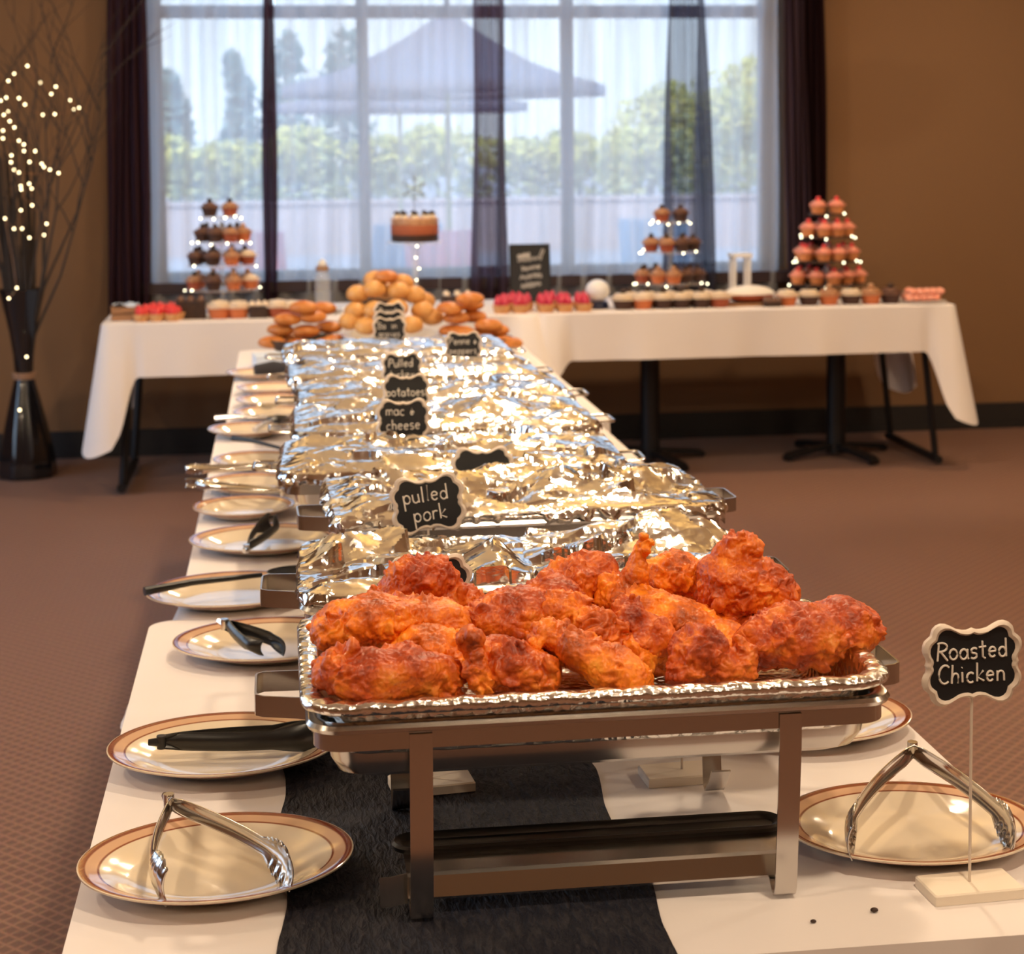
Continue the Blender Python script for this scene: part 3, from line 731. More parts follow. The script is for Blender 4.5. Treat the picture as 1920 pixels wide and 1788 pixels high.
for s, (ox, seed, lb) in enumerate(((-.146, 3, 'crumpled foil lid over the half pan behind the chicken, on the plate side'), (.150, 4, 'crumpled foil lid over the half pan behind the chicken, on the carpet side'))):
    dx, dy = DISH[1]
    o = mobj('foil_tray', th); place(o, (dx + ox, dy, TZ + RZ - .018), R(-1.5)); tag(o, ['foil half pan on the plate side of the two-pan dish', 'foil half pan on the carpet side of the two-pan dish'][s], 'foil tray')
    o = mobj('foil_sheet', foil_sheet(.300, .320, seed, lift=.009, rag=.022, fine=1.8)); place(o, (dx + ox, dy, TZ + RZ - .014), R(-1.5)); tag(o, lb, 'foil cover')
LL = ['torn crumpled foil lid with ragged hem behind the pulled pork sign', 'smooth folded foil lid behind the blank sign', 'creased foil lid behind the mac and cheese sign', 'creased foil lid on the dish directly behind the mac and cheese', 'creased foil lid two dishes behind the mac and cheese', 'flat foil lid on the dish nearest the bread rolls']
for i in range(2, 8):
    dx, dy = DISH[i]
    o = mobj('foil_tray', tm); place(o, (dx, dy, TZ + RZ - .018), R([0, 0, 1.5, -2, 0, -1, 0, 0][i])); tag(o, 'foil tray under the ' + LL[i - 2], 'foil tray')
    pk = [(.06, -.02, .055, .03)] if i == 2 else ([(.1, .02, .08, .025)] if i == 4 else [])
    o = mobj('foil_sheet', foil_sheet(.59, .342, 20 + i, lift=.009, rag=.035 if i == 2 else .012, fine=1.5 if i == 2 else (1.1 if i == 3 else .85), peaks=pk)); place(o, (dx, dy, TZ + RZ - .014), R([0, 0, 1.5, -2, 0, -1, 0, 0][i])); tag(o, LL[i - 2], 'foil cover')

# fuel cans under the dishes
can = MB().lathe([(.036, 0), (.0375, .002), (.0375, .052), (.036, .055), (.030, .055), (.028, .050)], 28).mesh('can', X['darksteel'])
for i, (dx, dy) in enumerate(DISH[1:4]):
    t = mobj('fuel_can', can); t.location = (dx + .13, dy - .03, TZ + .0415)
    t.scale = (.7, .7, .9)
    tag(t, ['small dark fuel can under the two-pan chafing dish', 'small dark fuel can under the dish behind the pulled pork sign', 'small dark fuel can under the dish behind the blank sign'][i], 'fuel can')

# ------------------------------------------------------------------ fried chicken
CH = {
'A': ('lumpy fried chicken thigh at the back of the tray by the hidden sign', [(0.146,1.930,1.025,0.042,0.035,0.029,10),(0.184,1.930,1.009,0.037,0.030,0.018,-18),(0.115,1.920,1.014,0.024,0.025,0.017,30),(0.156,1.940,1.039,0.019,0.020,0.016,0)]),
'B': ('long smooth fried chicken breast lying along the tray end nearest the plates', [(0.082,1.800,1.021,0.055,0.042,0.024,4),(0.145,1.820,1.016,0.050,0.036,0.020,-8),(0.049,1.790,1.017,0.024,0.030,0.018,15)]),
'C': ('flat fried chicken piece with a small wing tip in the tray corner', [(0.092,1.690,0.998,0.057,0.035,0.024,3),(0.051,1.700,1.001,0.027,0.030,0.019,20),(0.135,1.700,0.991,0.033,0.030,0.022,-12),(0.044,1.710,1.014,0.018,0.012,0.007,38)]),
'D': ('small dark craggy fried chicken piece tucked under the long breast', [(0.149,1.770,0.995,0.032,0.035,0.024,-20),(0.127,1.770,1.008,0.021,0.025,0.015,10),(0.166,1.750,0.987,0.018,0.025,0.017,0)]),
'E': ('thin upright fried chicken strip at the front rim of the tray', [(0.179,1.698,1.017,0.008,0.012,0.019,6),(0.184,1.690,0.995,0.011,0.014,0.020,10),(0.174,1.702,1.027,0.006,0.009,0.008,0)]),
'F': ('dark fried chicken piece between the thin strip and the drumstick', [(0.225,1.720,0.990,0.043,0.035,0.024,-10),(0.248,1.710,0.982,0.022,0.025,0.018,-25),(0.208,1.730,1.002,0.024,0.025,0.017,10)]),
'G': ('smooth pale-crusted fried chicken breast at the top of the heap', [(0.334,1.920,1.019,0.037,0.035,0.032,35),(0.307,1.900,1.020,0.043,0.035,0.028,20)]),
'G2': ('craggy fried chicken thigh leaning in the middle of the heap', [(0.237,1.830,1.012,0.046,0.040,0.028,12),(0.281,1.850,1.019,0.036,0.035,0.025,15),(0.210,1.820,1.010,0.023,0.030,0.021,0)]),
'H': ('fried chicken drumstick slanting down to the front rim', [(0.269,1.740,1.012,0.021,0.022,0.015,-40),(0.293,1.720,1.002,0.030,0.028,0.019,-35),(0.325,1.700,0.987,0.037,0.032,0.021,-25),(0.253,1.735,1.011,0.012,0.012,0.007,40)]),
'I': ('second slanting fried chicken drumstick lying behind the front one', [(0.293,1.820,1.015,0.030,0.030,0.021,-20),(0.328,1.790,0.998,0.035,0.032,0.021,-35),(0.358,1.770,0.981,0.022,0.025,0.016,-35)]),
'J': ('fried chicken wing with its bone tip pointing straight up', [(0.367,1.870,1.004,0.027,0.030,0.024,-30),(0.379,1.875,1.029,0.013,0.016,0.026,-4),(0.382,1.875,1.050,0.0085,0.011,0.020,-6),(0.386,1.875,1.068,0.0065,0.008,0.012,-14),(0.357,1.880,1.017,0.020,0.025,0.018,0)]),
'K': ('long fried chicken piece sloping beside the upright wing bone', [(0.393,1.850,1.005,0.035,0.032,0.022,-28),(0.430,1.830,0.991,0.042,0.036,0.025,-22),(0.463,1.800,0.979,0.027,0.030,0.021,-30)]),
'K2': ('small crumbly fried chicken piece below the upright wing bone', [(0.371,1.790,0.990,0.032,0.030,0.021,15),(0.356,1.800,1.009,0.019,0.025,0.023,-20)]),
'L': ('rounded fried chicken piece at the back rim by the big crested piece', [(0.443,1.960,1.015,0.038,0.035,0.024,0),(0.466,1.960,1.010,0.025,0.030,0.019,-10)]),
'M': ('big fried chicken breast with a jagged crest on top of the heap', [(0.511,1.900,1.011,0.052,0.045,0.036,-6),(0.538,1.900,1.003,0.031,0.040,0.029,0),(0.486,1.900,1.024,0.026,0.035,0.026,10),(0.500,1.905,1.050,0.024,0.022,0.021,20),(0.515,1.905,1.055,0.016,0.018,0.015,-20)]),
'N': ('large fried chicken breast resting on the tray end by the chicken sign', [(0.537,1.770,0.994,0.056,0.045,0.030,4),(0.586,1.780,0.996,0.036,0.042,0.030,-8),(0.496,1.770,0.988,0.028,0.035,0.023,0)]),
'O': ('folded fried chicken wing at the front rim beside the large breast', [(0.415,1.720,0.995,0.030,0.035,0.026,10),(0.440,1.710,0.985,0.030,0.030,0.018,-8),(0.460,1.710,0.991,0.013,0.020,0.016,0),(0.399,1.710,0.984,0.019,0.025,0.016,0)]),
'U1': ('fried chicken piece buried under the craggy thigh', [(0.136,1.860,0.973,0.063,0.050,0.024,0),(0.206,1.860,0.978,0.052,0.050,0.021,5)]),
'U2': ('fried chicken piece buried under the pale-crusted breast', [(0.327,1.880,0.967,0.071,0.050,0.026,0),(0.403,1.870,0.963,0.053,0.050,0.024,0)]),
'U3': ('fried chicken piece buried under the crested breast', [(0.530,1.860,0.966,0.060,0.050,0.026,5),(0.483,1.890,0.966,0.048,0.050,0.025,0)]),
'U4': ('fried chicken piece buried under the lumpy thigh', [(0.104,1.910,0.982,0.042,0.040,0.022,0),(0.168,1.920,0.979,0.048,0.040,0.019,0)]),
}
def chicken(key, label, parts, seed):
    cx = sum(p[0] for p in parts) / len(parts); cy = sum(p[1] for p in parts) / len(parts); cz = min(p[2] - p[5] for p in parts)
    mb = MB()
    for (x, y, z, a, b_, c, t) in parts:
        rot = Matrix.Rotation(R(-t), 4, 'Y')
        mb.ell((x - cx, y - cy, z - cz), (a * 1.09, b_ * 1.06, c * 1.10), rot, 4)
    rnd = random.Random(seed)
    # stray crumbs of batter standing off the crust
    base = [p for p in parts]
    for _ in range(26 if key[0] != 'U' else 4):
        x, y, z, a, b_, c, t = rnd.choice(base)
        dv = Vector((rnd.gauss(0, 1), rnd.gauss(-.5, .8), rnd.gauss(.2, .9))).normalized()
        p = Matrix.Rotation(R(-t), 3, 'Y') @ Vector((dv.x * a, dv.y * b_, dv.z * c))
        r = rnd.uniform(.004, .0085)
        mb.ell((x - cx + p.x, y - cy + p.y, z - cz + p.z), (r * rnd.uniform(.8, 1.7), r, r * rnd.uniform(.6, 1)), Matrix.Rotation(rnd.uniform(0, 3), 4, 'Y'), 2)
    me = mb.mesh('chicken_raw', None, 0)
    tmp = bpy.data.objects.new('tmp', me); C.objects.link(tmp)
    rm = tmp.modifiers.new('r', 'REMESH'); rm.mode = 'VOXEL'; rm.voxel_size = .0015 if key[0] != 'U' else .003; rm.adaptivity = 0
    sm = tmp.modifiers.new('s', 'SMOOTH'); sm.iterations = 3
    dg = bpy.context.evaluated_depsgraph_get(); dg.update()
    me2 = bpy.data.meshes.new_from_object(tmp.evaluated_get(dg))
    bpy.data.objects.remove(tmp); bpy.data.meshes.remove(me)
    sd = Vector((seed * 3.7, seed * 1.3, 0)); N = noise.noise
    import array
    nv_ = len(me2.vertices); co = array.array('f', [0.0]) * (nv_ * 3); nn = array.array('f', [0.0]) * (nv_ * 3)
    me2.vertices.foreach_get('co', co); me2.vertex_normals.foreach_get('vector', nn)
    for vi in range(nv_):
        p = Vector(co[vi * 3:vi * 3 + 3]); nrm = Vector(nn[vi * 3:vi * 3 + 3])
        q = p * 1.0 + Vector((N(p * 60 + sd), N(p * 60 + sd + Vector((5, 0, 0))), N(p * 60 + sd + Vector((0, 5, 0))))) * .006
        rough_ = max(0, min(1, N(p * 22 + sd) * 2.4 + .45))       # craggy and smooth areas of batter
        d = .0050 * N(q * 38 + sd)
        d += (.0070 * (abs(N(q * 80 + sd)) - .22) + .0050 * max(0, N(q * 150 + sd))) * (.12 + 1.1 * rough_)
        d += .0016 * N(q * 320 + sd)
        d -= .006 * max(0, N(q * 55 + sd * 2) - .38) * rough_ * 1.6
        p = p + nrm * d; co[vi * 3] = p.x; co[vi * 3 + 1] = p.y; co[vi * 3 + 2] = p.z
    me2.vertices.foreach_set('co', co); me2.update()
    me2.materials.clear(); me2.materials.append(X['crust']); me2.name = 'chicken_piece'
    me2.polygons.foreach_set('use_smooth', [True] * len(me2.polygons))
    o = link(bpy.data.objects.new('chicken_piece', me2)); o.location = (cx, cy, cz)
    tag(o, label, 'fried chicken', 'fried chicken pieces in the tray')
for i, (k, (lb, pr)) in enumerate(CH.items()): chicken(k, lb, pr, i + 1)

# ------------------------------------------------------------------ platters
def platter_mesh(a, b_, m):
    prof = [(.0, .004), (.50, .0038), (.58, .0045), (.66, .0075), (.74, .0125), (.82, .0165), (.92, .0205), (.985, .0228), (1.0, .0222), (1.0, .0205), (.97, .0180), (.86, .0125), (.72, .0060), (.62, .0010), (.56, .0), (.54, .0015), (.0, .0015)]
    rings = []
    n = 72
    mb = MB()
    prof2 = [(max(r, .002), z) for r, z in prof]
    for r, z in prof2: rings.append([(r * a * math.cos(2 * PI * i / n), r * b_ * math.sin(2 * PI * i / n), z) for i in range(n)])
    mb.loft(rings, True, True)
    return mb.mesh('platter', m, 60)
pmA = platter_mesh(.143, .116, X['plat']); pmB = platter_mesh(.105, .100, X['plat2'])
PL = [('A', -.079, 1.815, 5, 'oval cream platter with brown rim holding open steel tongs'), ('A', -.082, 2.165, 0, 'oval cream platter with brown rim under the black closed tongs'), ('A', -.030, 2.635, 0, 'oval cream platter under the small folded tongs'),
      ('A', -.092, 2.945, 4, 'oval cream platter under the long black serving spoon, jutting over the table edge'), ('A', -.040, 3.325, 0, 'oval cream platter holding black-tipped tongs'), ('B', -.085, 3.63, 0, 'small cream platter beside the pulled pork dish handle'),
      ('B', -.079, 3.885, 0, 'small cream platter under the two long steel tongs'), ('B', -.064, 4.17, 0, 'small cream platter under the black ladle'), ('B', -.093, 4.625, 0, 'small cream platter with black-handled spoon, jutting over the table edge'),
      ('B', -.036, 4.90, 0, 'small empty cream platter, first of three in a close row'), ('B', -.034, 5.14, 0, 'small empty cream platter in the middle of three in a close row'), ('B', -.038, 5.40, 0, 'small empty cream platter, last of three in a close row'),
      ('B', -.079, 5.76, 0, 'small cream platter under the dark rolled napkin'), ('A', .671, 1.80, -4, 'oval cream platter with brown rim beside the roasted chicken sign'), ('A', .660, 2.172, -6, 'oval cream platter behind the chicken dish near the carpet side')]
for kind, x, y, rz, lb in PL:
    o = mobj('platter', pmA if kind == 'A' else pmB); place(o, (x, y, .7538 if x < .5 and y < 2.3 else .7505), R(rz)); tag(o, lb, 'platter')

# ------------------------------------------------------------------ tongs and spoons
def tongs(label, hinge, tips, hz, tz, m, width=.021, head=.050, scal=True, cat='tongs', mh=None):
    """hinge (x,y), two tips (x,y); hz / tz heights of hinge and tips"""
    H = Vector((hinge[0], hinge[1], hz)); t = thing('tongs', label, cat, H)
    mid = (Vector((tips[0][0], tips[0][1], tz)) + Vector((tips[1][0], tips[1][1], tz))) / 2 - H
    for s, tp in enumerate(tips):
        D = Vector((tp[0], tp[1], tz)) - H; Lg = D.length; d = D.normalized()
        inn = (mid - d * mid.dot(d)).normalized()                       # towards the other arm
        wv = d.cross(inn).normalized()                                 # width of the arm
        nu, nv = 64, 10
        def f(u, v):
            q = u
            if q < .70: w = width * (.62 + .38 * min(1, q / .12)); dep = .0048
            else:
                k = (q - .70) / .30; w = width + (head - width) * math.sin(min(1, k * 1.25) * PI / 2) * (1 - max(0, k - .72) ** 2 * 7.0); dep = .0048 + .006 * math.sin(k * PI)
                if scal and .2 < k: w *= 1 + .12 * math.sin(k * 40)
            a = (v - .5) * 2
            bow = .045 * Lg * math.sin(q * PI)
            tipin = .012 * max(0, (q - .8) / .2) ** 2
            return d * (q * Lg) + wv * (a * w / 2) + inn * (dep * a * a - bow + tipin)
        mb = MB().grid(nu, nv, f)
        o = mb.build('arm', m, t, 60); sm = o.modifiers.new('thick', 'SOLIDIFY'); sm.thickness = .0013
    MB().tube([(0, 0, -.008), (0, 0, .008)], .006, 12).build('hinge_pin', mh or m, t)
    MB().tube([(0, 0, 0), -mid.normalized() * .016], [.006, .004], 10).build('pull_ring', mh or m, t)
    return t
tongs('open steel tongs with scalloped ends on the nearest brown-rimmed platter', (-.134, 1.918), ((-.140, 1.712), (.010, 1.735)), .798, .788, X['steel2'])
tongs('open steel tongs spread wide on the platter by the roasted chicken sign', (.722, 1.932), ((.562, 1.722), (.762, 1.705)), .804, .788, X['steel2'], width=.023)
tongs('black closed nylon tongs lying across a platter', (-.158, 2.160), ((.035, 2.135), (.035, 2.160)), .782, .784, X['nylon'], width=.024, head=.040, scal=False)
tongs('small folded steel and black tongs on the third platter', (-.096, 2.665), ((-.052, 2.560), (.004, 2.575)), .788, .776, X['nylon'], width=.022, head=.026, scal=False, mh=X['steel2'])
tongs('black-tipped tongs seen end on across a platter', (-.073, 3.215), ((-.045, 3.40), (-.005, 3.38)), .776, .788, X['nylon'], width=.018, head=.036, scal=False, mh=X['steel2'])
tongs('long steel tongs reaching beyond the table edge, farther pair', (-.03, 3.905), ((-.215, 3.915), (-.215, 3.880)), .800, .800, X['steel2'], width=.013, head=.022)
tongs('long steel tongs reaching beyond the table edge, nearer pair', (-.005, 3.66), ((-.202, 3.775), (-.195, 3.74)), .790, .796, X['steel2'], width=.013, head=.022)
def spoon(label, a, b_, m, mb_=None, bowl=.028, name='serving_spoon', cat='spoon', r=.005):
    A = Vector(a); B = Vector(b_); t = thing(name, label, cat, A)
    D = B - A; MB().tube([(0, 0, 0), D * .3 + Vector((0, 0, .004)), D * .75], [r * 1.5, r * 1.1, r * .8], 10).build('handle', m, t)
    ang = math.atan2(D.y, D.x); o = MB()
    n = 24; rings = []
    for q, z in ((.05, -.010), (.5, -.008), (.85, -.003), (1, .002), (.97, .003), (.8, -.001), (.05, -.007)): rings.append([(bowl * 1.5 * q * math.cos(2 * PI * i / n), bowl * q * math.sin(2 * PI * i / n), z) for i in range(n)])
    o.loft(rings); ob = o.build('bowl', mb_ or m, t); ob.location = D - D.normalized() * bowl * .6; ob.rotation_euler = (0, 0, ang)
    return t
spoon('long black serving spoon lying across the overhanging platter', (-.232, 2.885, .788), (.02, 3.0, .785), X['nylon'])
spoon('black ladle with its handle over the table edge', (-.125, 4.30, .800), (.04, 4.16, .782), X['nylon'], bowl=.03)
spoon('black-handled white spoon on the overhanging small platter', (-.075, 4.55, .777), (-.012, 4.70, .785), X['white'], X['nylon'], bowl=.026)
spoon('thin steel spoon handle sticking out past the table edge', (-.185, 4.78, .775), (.0, 4.80, .770), X['steel2'], bowl=.02)
spoon('steel serving spoon laid on the first of three close platters', (.05, 4.90, .79), (-.06, 4.93, .782), X['steel2'], bowl=.022)
nb = MB().tube([(-.06, .0, .02), (0, .015, .024), (.07, .0, .02)], [.022, .028, .02], 12).build('napkin', M_('dark_napkin', (0.03, 0.03, 0.04), 0.9)); nb.location = (-.03, 5.76, .752); tag(nb, 'dark rolled napkin resting on a small platter', 'napkin')
nb = MB().loft([[(x, y, z) for x, y in rrect(.07, .06, .008, 3)] for z in (0, .04)]).build('napkin_stack', X['paper']); nb.location = (-.03, 6.08, .7505); nb.rotation_euler = (0, 0, .1); tag(nb, 'stack of white paper napkins by the bread bowl', 'napkins')

# ------------------------------------------------------------------ chalk lettering
def arc(cx, cy, rx, ry, a0, a1, n=12): return [(cx + rx * math.cos(R(a0 + (a1 - a0) * i / n)), cy + ry * math.sin(R(a0 + (a1 - a0) * i / n))) for i in range(n + 1)]
GL = {
'R': (.62, [[(.05, 0), (.08, 1.0)], [(.0, .93)] + arc(.22, .74, .34, .24, 105, -100) + [(.12, .48)], [(.2, .5), (.62, 0)]]),
'C': (.62, [arc(.36, .5, .34, .5, 50, 310)]),
'P': (.6, [[(.05, 0), (.07, 1)], [(.0, .95)] + arc(.22, .74, .33, .25, 105, -100)]),
'B': (.6, [[(.05, 0), (.06, 1)], [(.05, 1)] + arc(.2, .76, .26, .24, 80, -85), arc(.2, .27, .33, .27, 85, -90) + [(.05, 0)]]),
'V': (.6, [[(.02, 1), (.28, 0), (.56, 1)]]),
'o': (.5, [arc(.24, .28, .22, .28, 100, 470, 16)]),
'a': (.5, [arc(.22, .27, .21, .27, 60, 420, 16), [(.43, .54), (.44, .1), (.5, 0)]]),
's': (.42, [arc(.21, .42, .17, .14, 40, 250, 8) + arc(.19, .14, .18, .15, 80, -140, 8)]),
't': (.42, [[(.2, .95), (.2, .1), (.34, 0)], [(.0, .62), (.40, .66)]]),
'e': (.5, [[(.04, .3), (.42, .33)] + arc(.23, .28, .2, .27, 20, 320, 14)]),
'd': (.5, [arc(.21, .26, .2, .26, 50, 410, 16), [(.42, 1.0), (.42, .0)]]),
'h': (.48, [[(.04, 1), (.05, 0)], [(.05, .3)] + arc(.23, .3, .17, .24, 160, 0, 8) + [(.41, 0)]]),
'i': (.2, [[(.08, .54), (.08, 0)], [(.07, .78), (.10, .80)]]),
'c': (.46, [arc(.25, .27, .22, .27, 50, 310)]),
'k': (.48, [[(.05, 1), (.06, 0)], [(.42, .56), (.08, .22), (.44, 0)]]),
'n': (.5, [[(.04, .54), (.05, 0)], [(.05, .32)] + arc(.24, .32, .18, .22, 160, 0, 8) + [(.43, 0)]]),
'm': (.7, [[(.03, .54), (.04, 0)], [(.04, .34)] + arc(.18, .34, .14, .2, 160, 0, 7) + [(.32, 0)], [(.33, .34)] + arc(.48, .34, .14, .2, 160, 0, 7) + [(.63, 0)]]),
'p': (.5, [[(.04, .56), (.06, -.45)], arc(.25, .28, .2, .27, 170, -170, 14)]),
'u': (.48, [[(.03, .55), (.04, .2)] + arc(.21, .2, .17, .2, 180, 330, 8), [(.40, .55), (.42, 0)]]),
'l': (.22, [[(.08, 1.02), (.08, .05), (.13, 0)]]),
'r': (.38, [[(.04, .55), (.05, 0)], [(.05, .3)] + arc(.22, .34, .17, .2, 170, 50, 6)]),
'&': (.46, [arc(.2, .18, .17, .18, 0, 300, 12) + [(.06, .35), (.18, .62)], [(.16, .25), (.30, .42)]]),
'y': (.46, [[(.03, .55), (.2, .06)], [(.40, .56), (.1, -.42)]]),
'g': (.48, [arc(.21, .28, .19, .26, 60, 420, 14), [(.42, .54), (.42, -.2)] + arc(.22, -.22, .2, .2, 0, -150, 8)]),
'v': (.44, [[(.02, .55), (.2, 0), (.4, .56)]]),
' ': (.34, []),
}
def lettering(mb, text, xc, z, size, y, thick, slope=0.0, jit=None):
    wd = sum(GL[c][0] + .10 for c in text) * size; x = xc - wd / 2
    for c in text:
        w, strokes = GL[c]; dz = jit.uniform(-.03, .03) * size if jit else 0; tl = jit.uniform(-.05, .05) if jit else 0
        for st in strokes:
            pts = [(x + (p[0] + p[1] * tl) * size, y, z + p[1] * size + dz + (x - xc) * slope) for p in st]
            mb.tube(pts, thick, 5)
        x += (w + .10) * size

HALF = [(0, .660), (.05, .640), (.10, .625), (.18, .625), (.30, .650), (.42, .715), (.52, .760), (.62, .770), (.71, .740), (.775, .680), (.800, .610), (.815, .545), (.87, .505), (.93, .450), (.965, .370), (.970, .280), (.945, .200), (.905, .140), (.890, .080), (.900, .035), (.915, .0)]
def outline(sc):
    q = HALF; pts = list(q) + [(x, -z) for x, z in reversed(q[:-1])] + [(-x, -z) for x, z in q[1:]] + [(-x, z) for x, z in reversed(q[1:-1])]
    return [(x * sc, z * sc) for x, z in pts]
def place_card(label, x, y, rz, lines, top=.280, s=.0545, base=True, tilt=0.0, big=.0185, seed=0):
    """chalkboard place card on a thin rod and white base; origin on the table"""
    t = thing('place_card', label, 'sign', (x, y, .7530 if -.01 < x < .365 and y < 2.28 else .7504), rz, 'chalkboard food signs')
    zc = top - .77 * s
    Tm = Matrix.Translation((0, 0, zc)) @ Matrix.Rotation(tilt, 4, 'Y')
    fo = outline(s); fi = outline(s * .865); fm = outline(s * .93)
    mb = MB()
    mb.loft([[(a, .0035, c) for a, c in fo], [(a, -.0015, c) for a, c in fo], [(a, -.0042, c) for a, c in fm], [(a, -.0018, c) for a, c in fi], [(a, .0035, c) for a, c in fi]], False, False)
    mb.loft([[(a, .0035, c) for a, c in fo], [(a, .0035, c) for a, c in fi]], False, False)
    o = mb.build('frame', X['signframe'], t, 50); o.matrix_local = Tm
    o = MB().prism(fi, -.0010, .0032).build('board', X['board'], t, 30); o.matrix_local = Tm
    if lines:
        jit = random.Random(seed); lm = MB()
        for (tx, lx, lz, sz) in lines: lettering(lm, tx, lx * s, lz * s, sz * s, -.0017, .0011 * (s / .0545) * (sz / .36) ** .4, jit=jit)
        b2 = lm.build('lettering', X['chalk'], t, 60); b2.matrix_local = Tm
    MB().tube([(0, .0005, .008), (0, .0005, zc - .60 * s)], .0016, 8).build('rod', X['signframe'], t)
    bs = MB().loft([[(a, c, z) for a, c in rrect(.0485 - e, .026 - e, .002, 2)] for e, z in ((0, 0), (0, .0095), (.0015, .011))]).build('base', X['signbase'], t, 30)
    return t
place_card('chalkboard sign reading Roasted Chicken beside the chicken dish', .683, 1.662, R(3), [('Roasted', .0, .10, .345), ('Chicken', .0, -.34, .345)], seed=1)
place_card('chalkboard sign hidden behind the lumpy chicken thigh', .165, 2.032, R(6), [], seed=2)
place_card('chalkboard sign hidden behind the rounded chicken piece', .467, 2.022, R(3), [], top=.270, seed=3)
place_card('chalkboard sign reading pulled pork', .204, 2.505, R(0), [('pulled', -.02, .08, .40), ('pork', .05, -.42, .40)], top=.288, tilt=R(-6), s=.056, seed=4)
place_card('blank chalkboard sign standing behind the torn foil lid', .327, 2.889, R(2), [], top=.258, s=.0545, seed=5)
place_card('chalkboard sign reading mac and cheese', .223, 3.288, R(2), [('mac &', -.08, .18, .36), ('cheese', .02, -.34, .36)], top=.284, s=.053, seed=6)
place_card('chalkboard sign reading potatoes behind the mac and cheese sign', .256, 3.672, R(2), [('potatoes', .0, -.12, .34)], top=.280, s=.053, seed=7)
place_card('chalkboard sign reading pulled turkey', .274, 4.052, R(2), [('Pulled', -.04, .08, .38), ('turkey', .0, -.44, .36)], top=.280, s=.050, seed=8)
place_card('chalkboard sign standing on its own by the flat foil lid', .460, 4.462, R(0), [('Penne &', .0, .10, .36), ('peppers', .0, -.40, .36)], top=.280, s=.050, seed=9)
place_card('first of three overlapping chalkboard signs before the bread', .297, 4.88, R(0), [('Ba  in', -.10, .08, .36), ('gravies', .0, -.38, .34)], top=.280, s=.049, seed=10)
place_card('middle of three overlapping chalkboard signs before the bread', .307, 5.06, R(0), [('rolls', .0, .0, .36)], top=.280, s=.048, seed=11)
place_card('last of three overlapping chalkboard signs before the bread', .325, 5.33, R(0), [('Breads', .0, .05, .36)], top=.280, s=.050, seed=12)

# ------------------------------------------------------------------ bread at the end of the buffet
def lump_mesh(name, r, m, seed, dent=0.0, amp=.04):
    mb = MB().ell((0, 0, r[2]), r, None, 3)
    for v in mb.bm.verts:
        q = Vector((v.co.x, v.co.y, v.co.z - r[2])); k = 1 + amp * noise.noise(q * 30 + Vector((seed, 0, 0)))
        if q.z < 0: q.z *= .8
        v.co = Vector((q.x * k, q.y * k, q.z * k + r[2]))
    return mb.mesh(name, m, 180)
roll_m = [lump_mesh('bread_roll', (.052, .036, .026), X['roll'], i) for i in range(3)]
bun_m = [lump_mesh('bread_bun', (.044, .042, .036), X['bun'], i + 5) for i in range(3)]
rnd = random.Random(9)
def bowl(label, x, y, r, h, m, z=.7505, n=36):
    o = MB().lathe([(r * .55, 0), (r * .62, .004), (r * .86, h * .5), (r, h), (r * .97, h), (r * .82, h * .5), (r * .55, .012)], n).build('bowl', m); o.location = (x, y, z)
    return tag(o, label, 'bowl')
bowl('dark wooden bowl heaped with oval bread rolls by the napkins', .085, 6.36, .145, .062, X['bowl'])
for i, (x, z) in enumerate([(-.035, .796), (.055, .786), (.150, .786), (-.005, .838), (.085, .834), (.168, .838), (.022, .878), (.110, .884), (.078, .922), (.150, .908), (.190, .796), (.02, .80)]):
    o = mobj('bread_roll', roll_m[i % 3]); place(o, (x, 6.33 + (.07 if i in (5, 9, 11) else rnd.uniform(-.03, .03)), z - .022), rnd.uniform(-.5, .5)); tag(o, 'golden oval bread roll heaped in the dark bowl by the napkins', 'bread roll', 'rolls in the bowl by the napkins')
bs = bowl('white footed bowl under the big mound of round buns', .395, 6.36, .19, .07, X['white'])
for i, (x, z, dy) in enumerate([(.377, 1.010, 0), (.333, .955, -.02), (.420, .948, -.02), (.479, .930, 0), (.275, .938, 0), (.264, .880, -.04), (.332, .885, -.07), (.410, .890, -.07), (.507, .876, -.03), (.244, .845, -.05), (.540, .850, -.02), (.340, .985, .05), (.30, .83, -.09), (.38, .825, -.11), (.46, .83, -.09), (.44, .97, .06), (.38, .94, .07), (.52, .90, .07)]):
    o = mobj('bread_bun', bun_m[i % 3] if i not in (0,) else roll_m[0]); place(o, (x, 6.36 + dy, z - .01), rnd.uniform(0, 3)); tag(o, 'round pale golden bun in the tall mound on the white bowl' if i else 'darker oval roll crowning the tall mound of buns', 'bun', 'buns in the tall mound')
bowl('dark wooden bowl heaped with bread rolls near the plum curtain', .705, 6.30, .125, .055, X['bowl'])
for i, (x, z) in enumerate([(.60, .900), (.679, .905), (.625, .862), (.690, .862), (.735, .838), (.766, .815), (.640, .815), (.707, .800), (.785, .775), (.612, .815), (.812, .768), (.67, .935), (.75, .775)]):
    o = mobj('bread_roll', roll_m[i % 3]); place(o, (x, 6.27 + (.06 if i in (1, 3, 12) else rnd.uniform(-.03, .03)), z - .012), rnd.uniform(-.6, .6)); tag(o, 'golden bread roll heaped in the dark bowl near the plum curtain', 'bread roll', 'rolls in the bowl near the plum curtain')

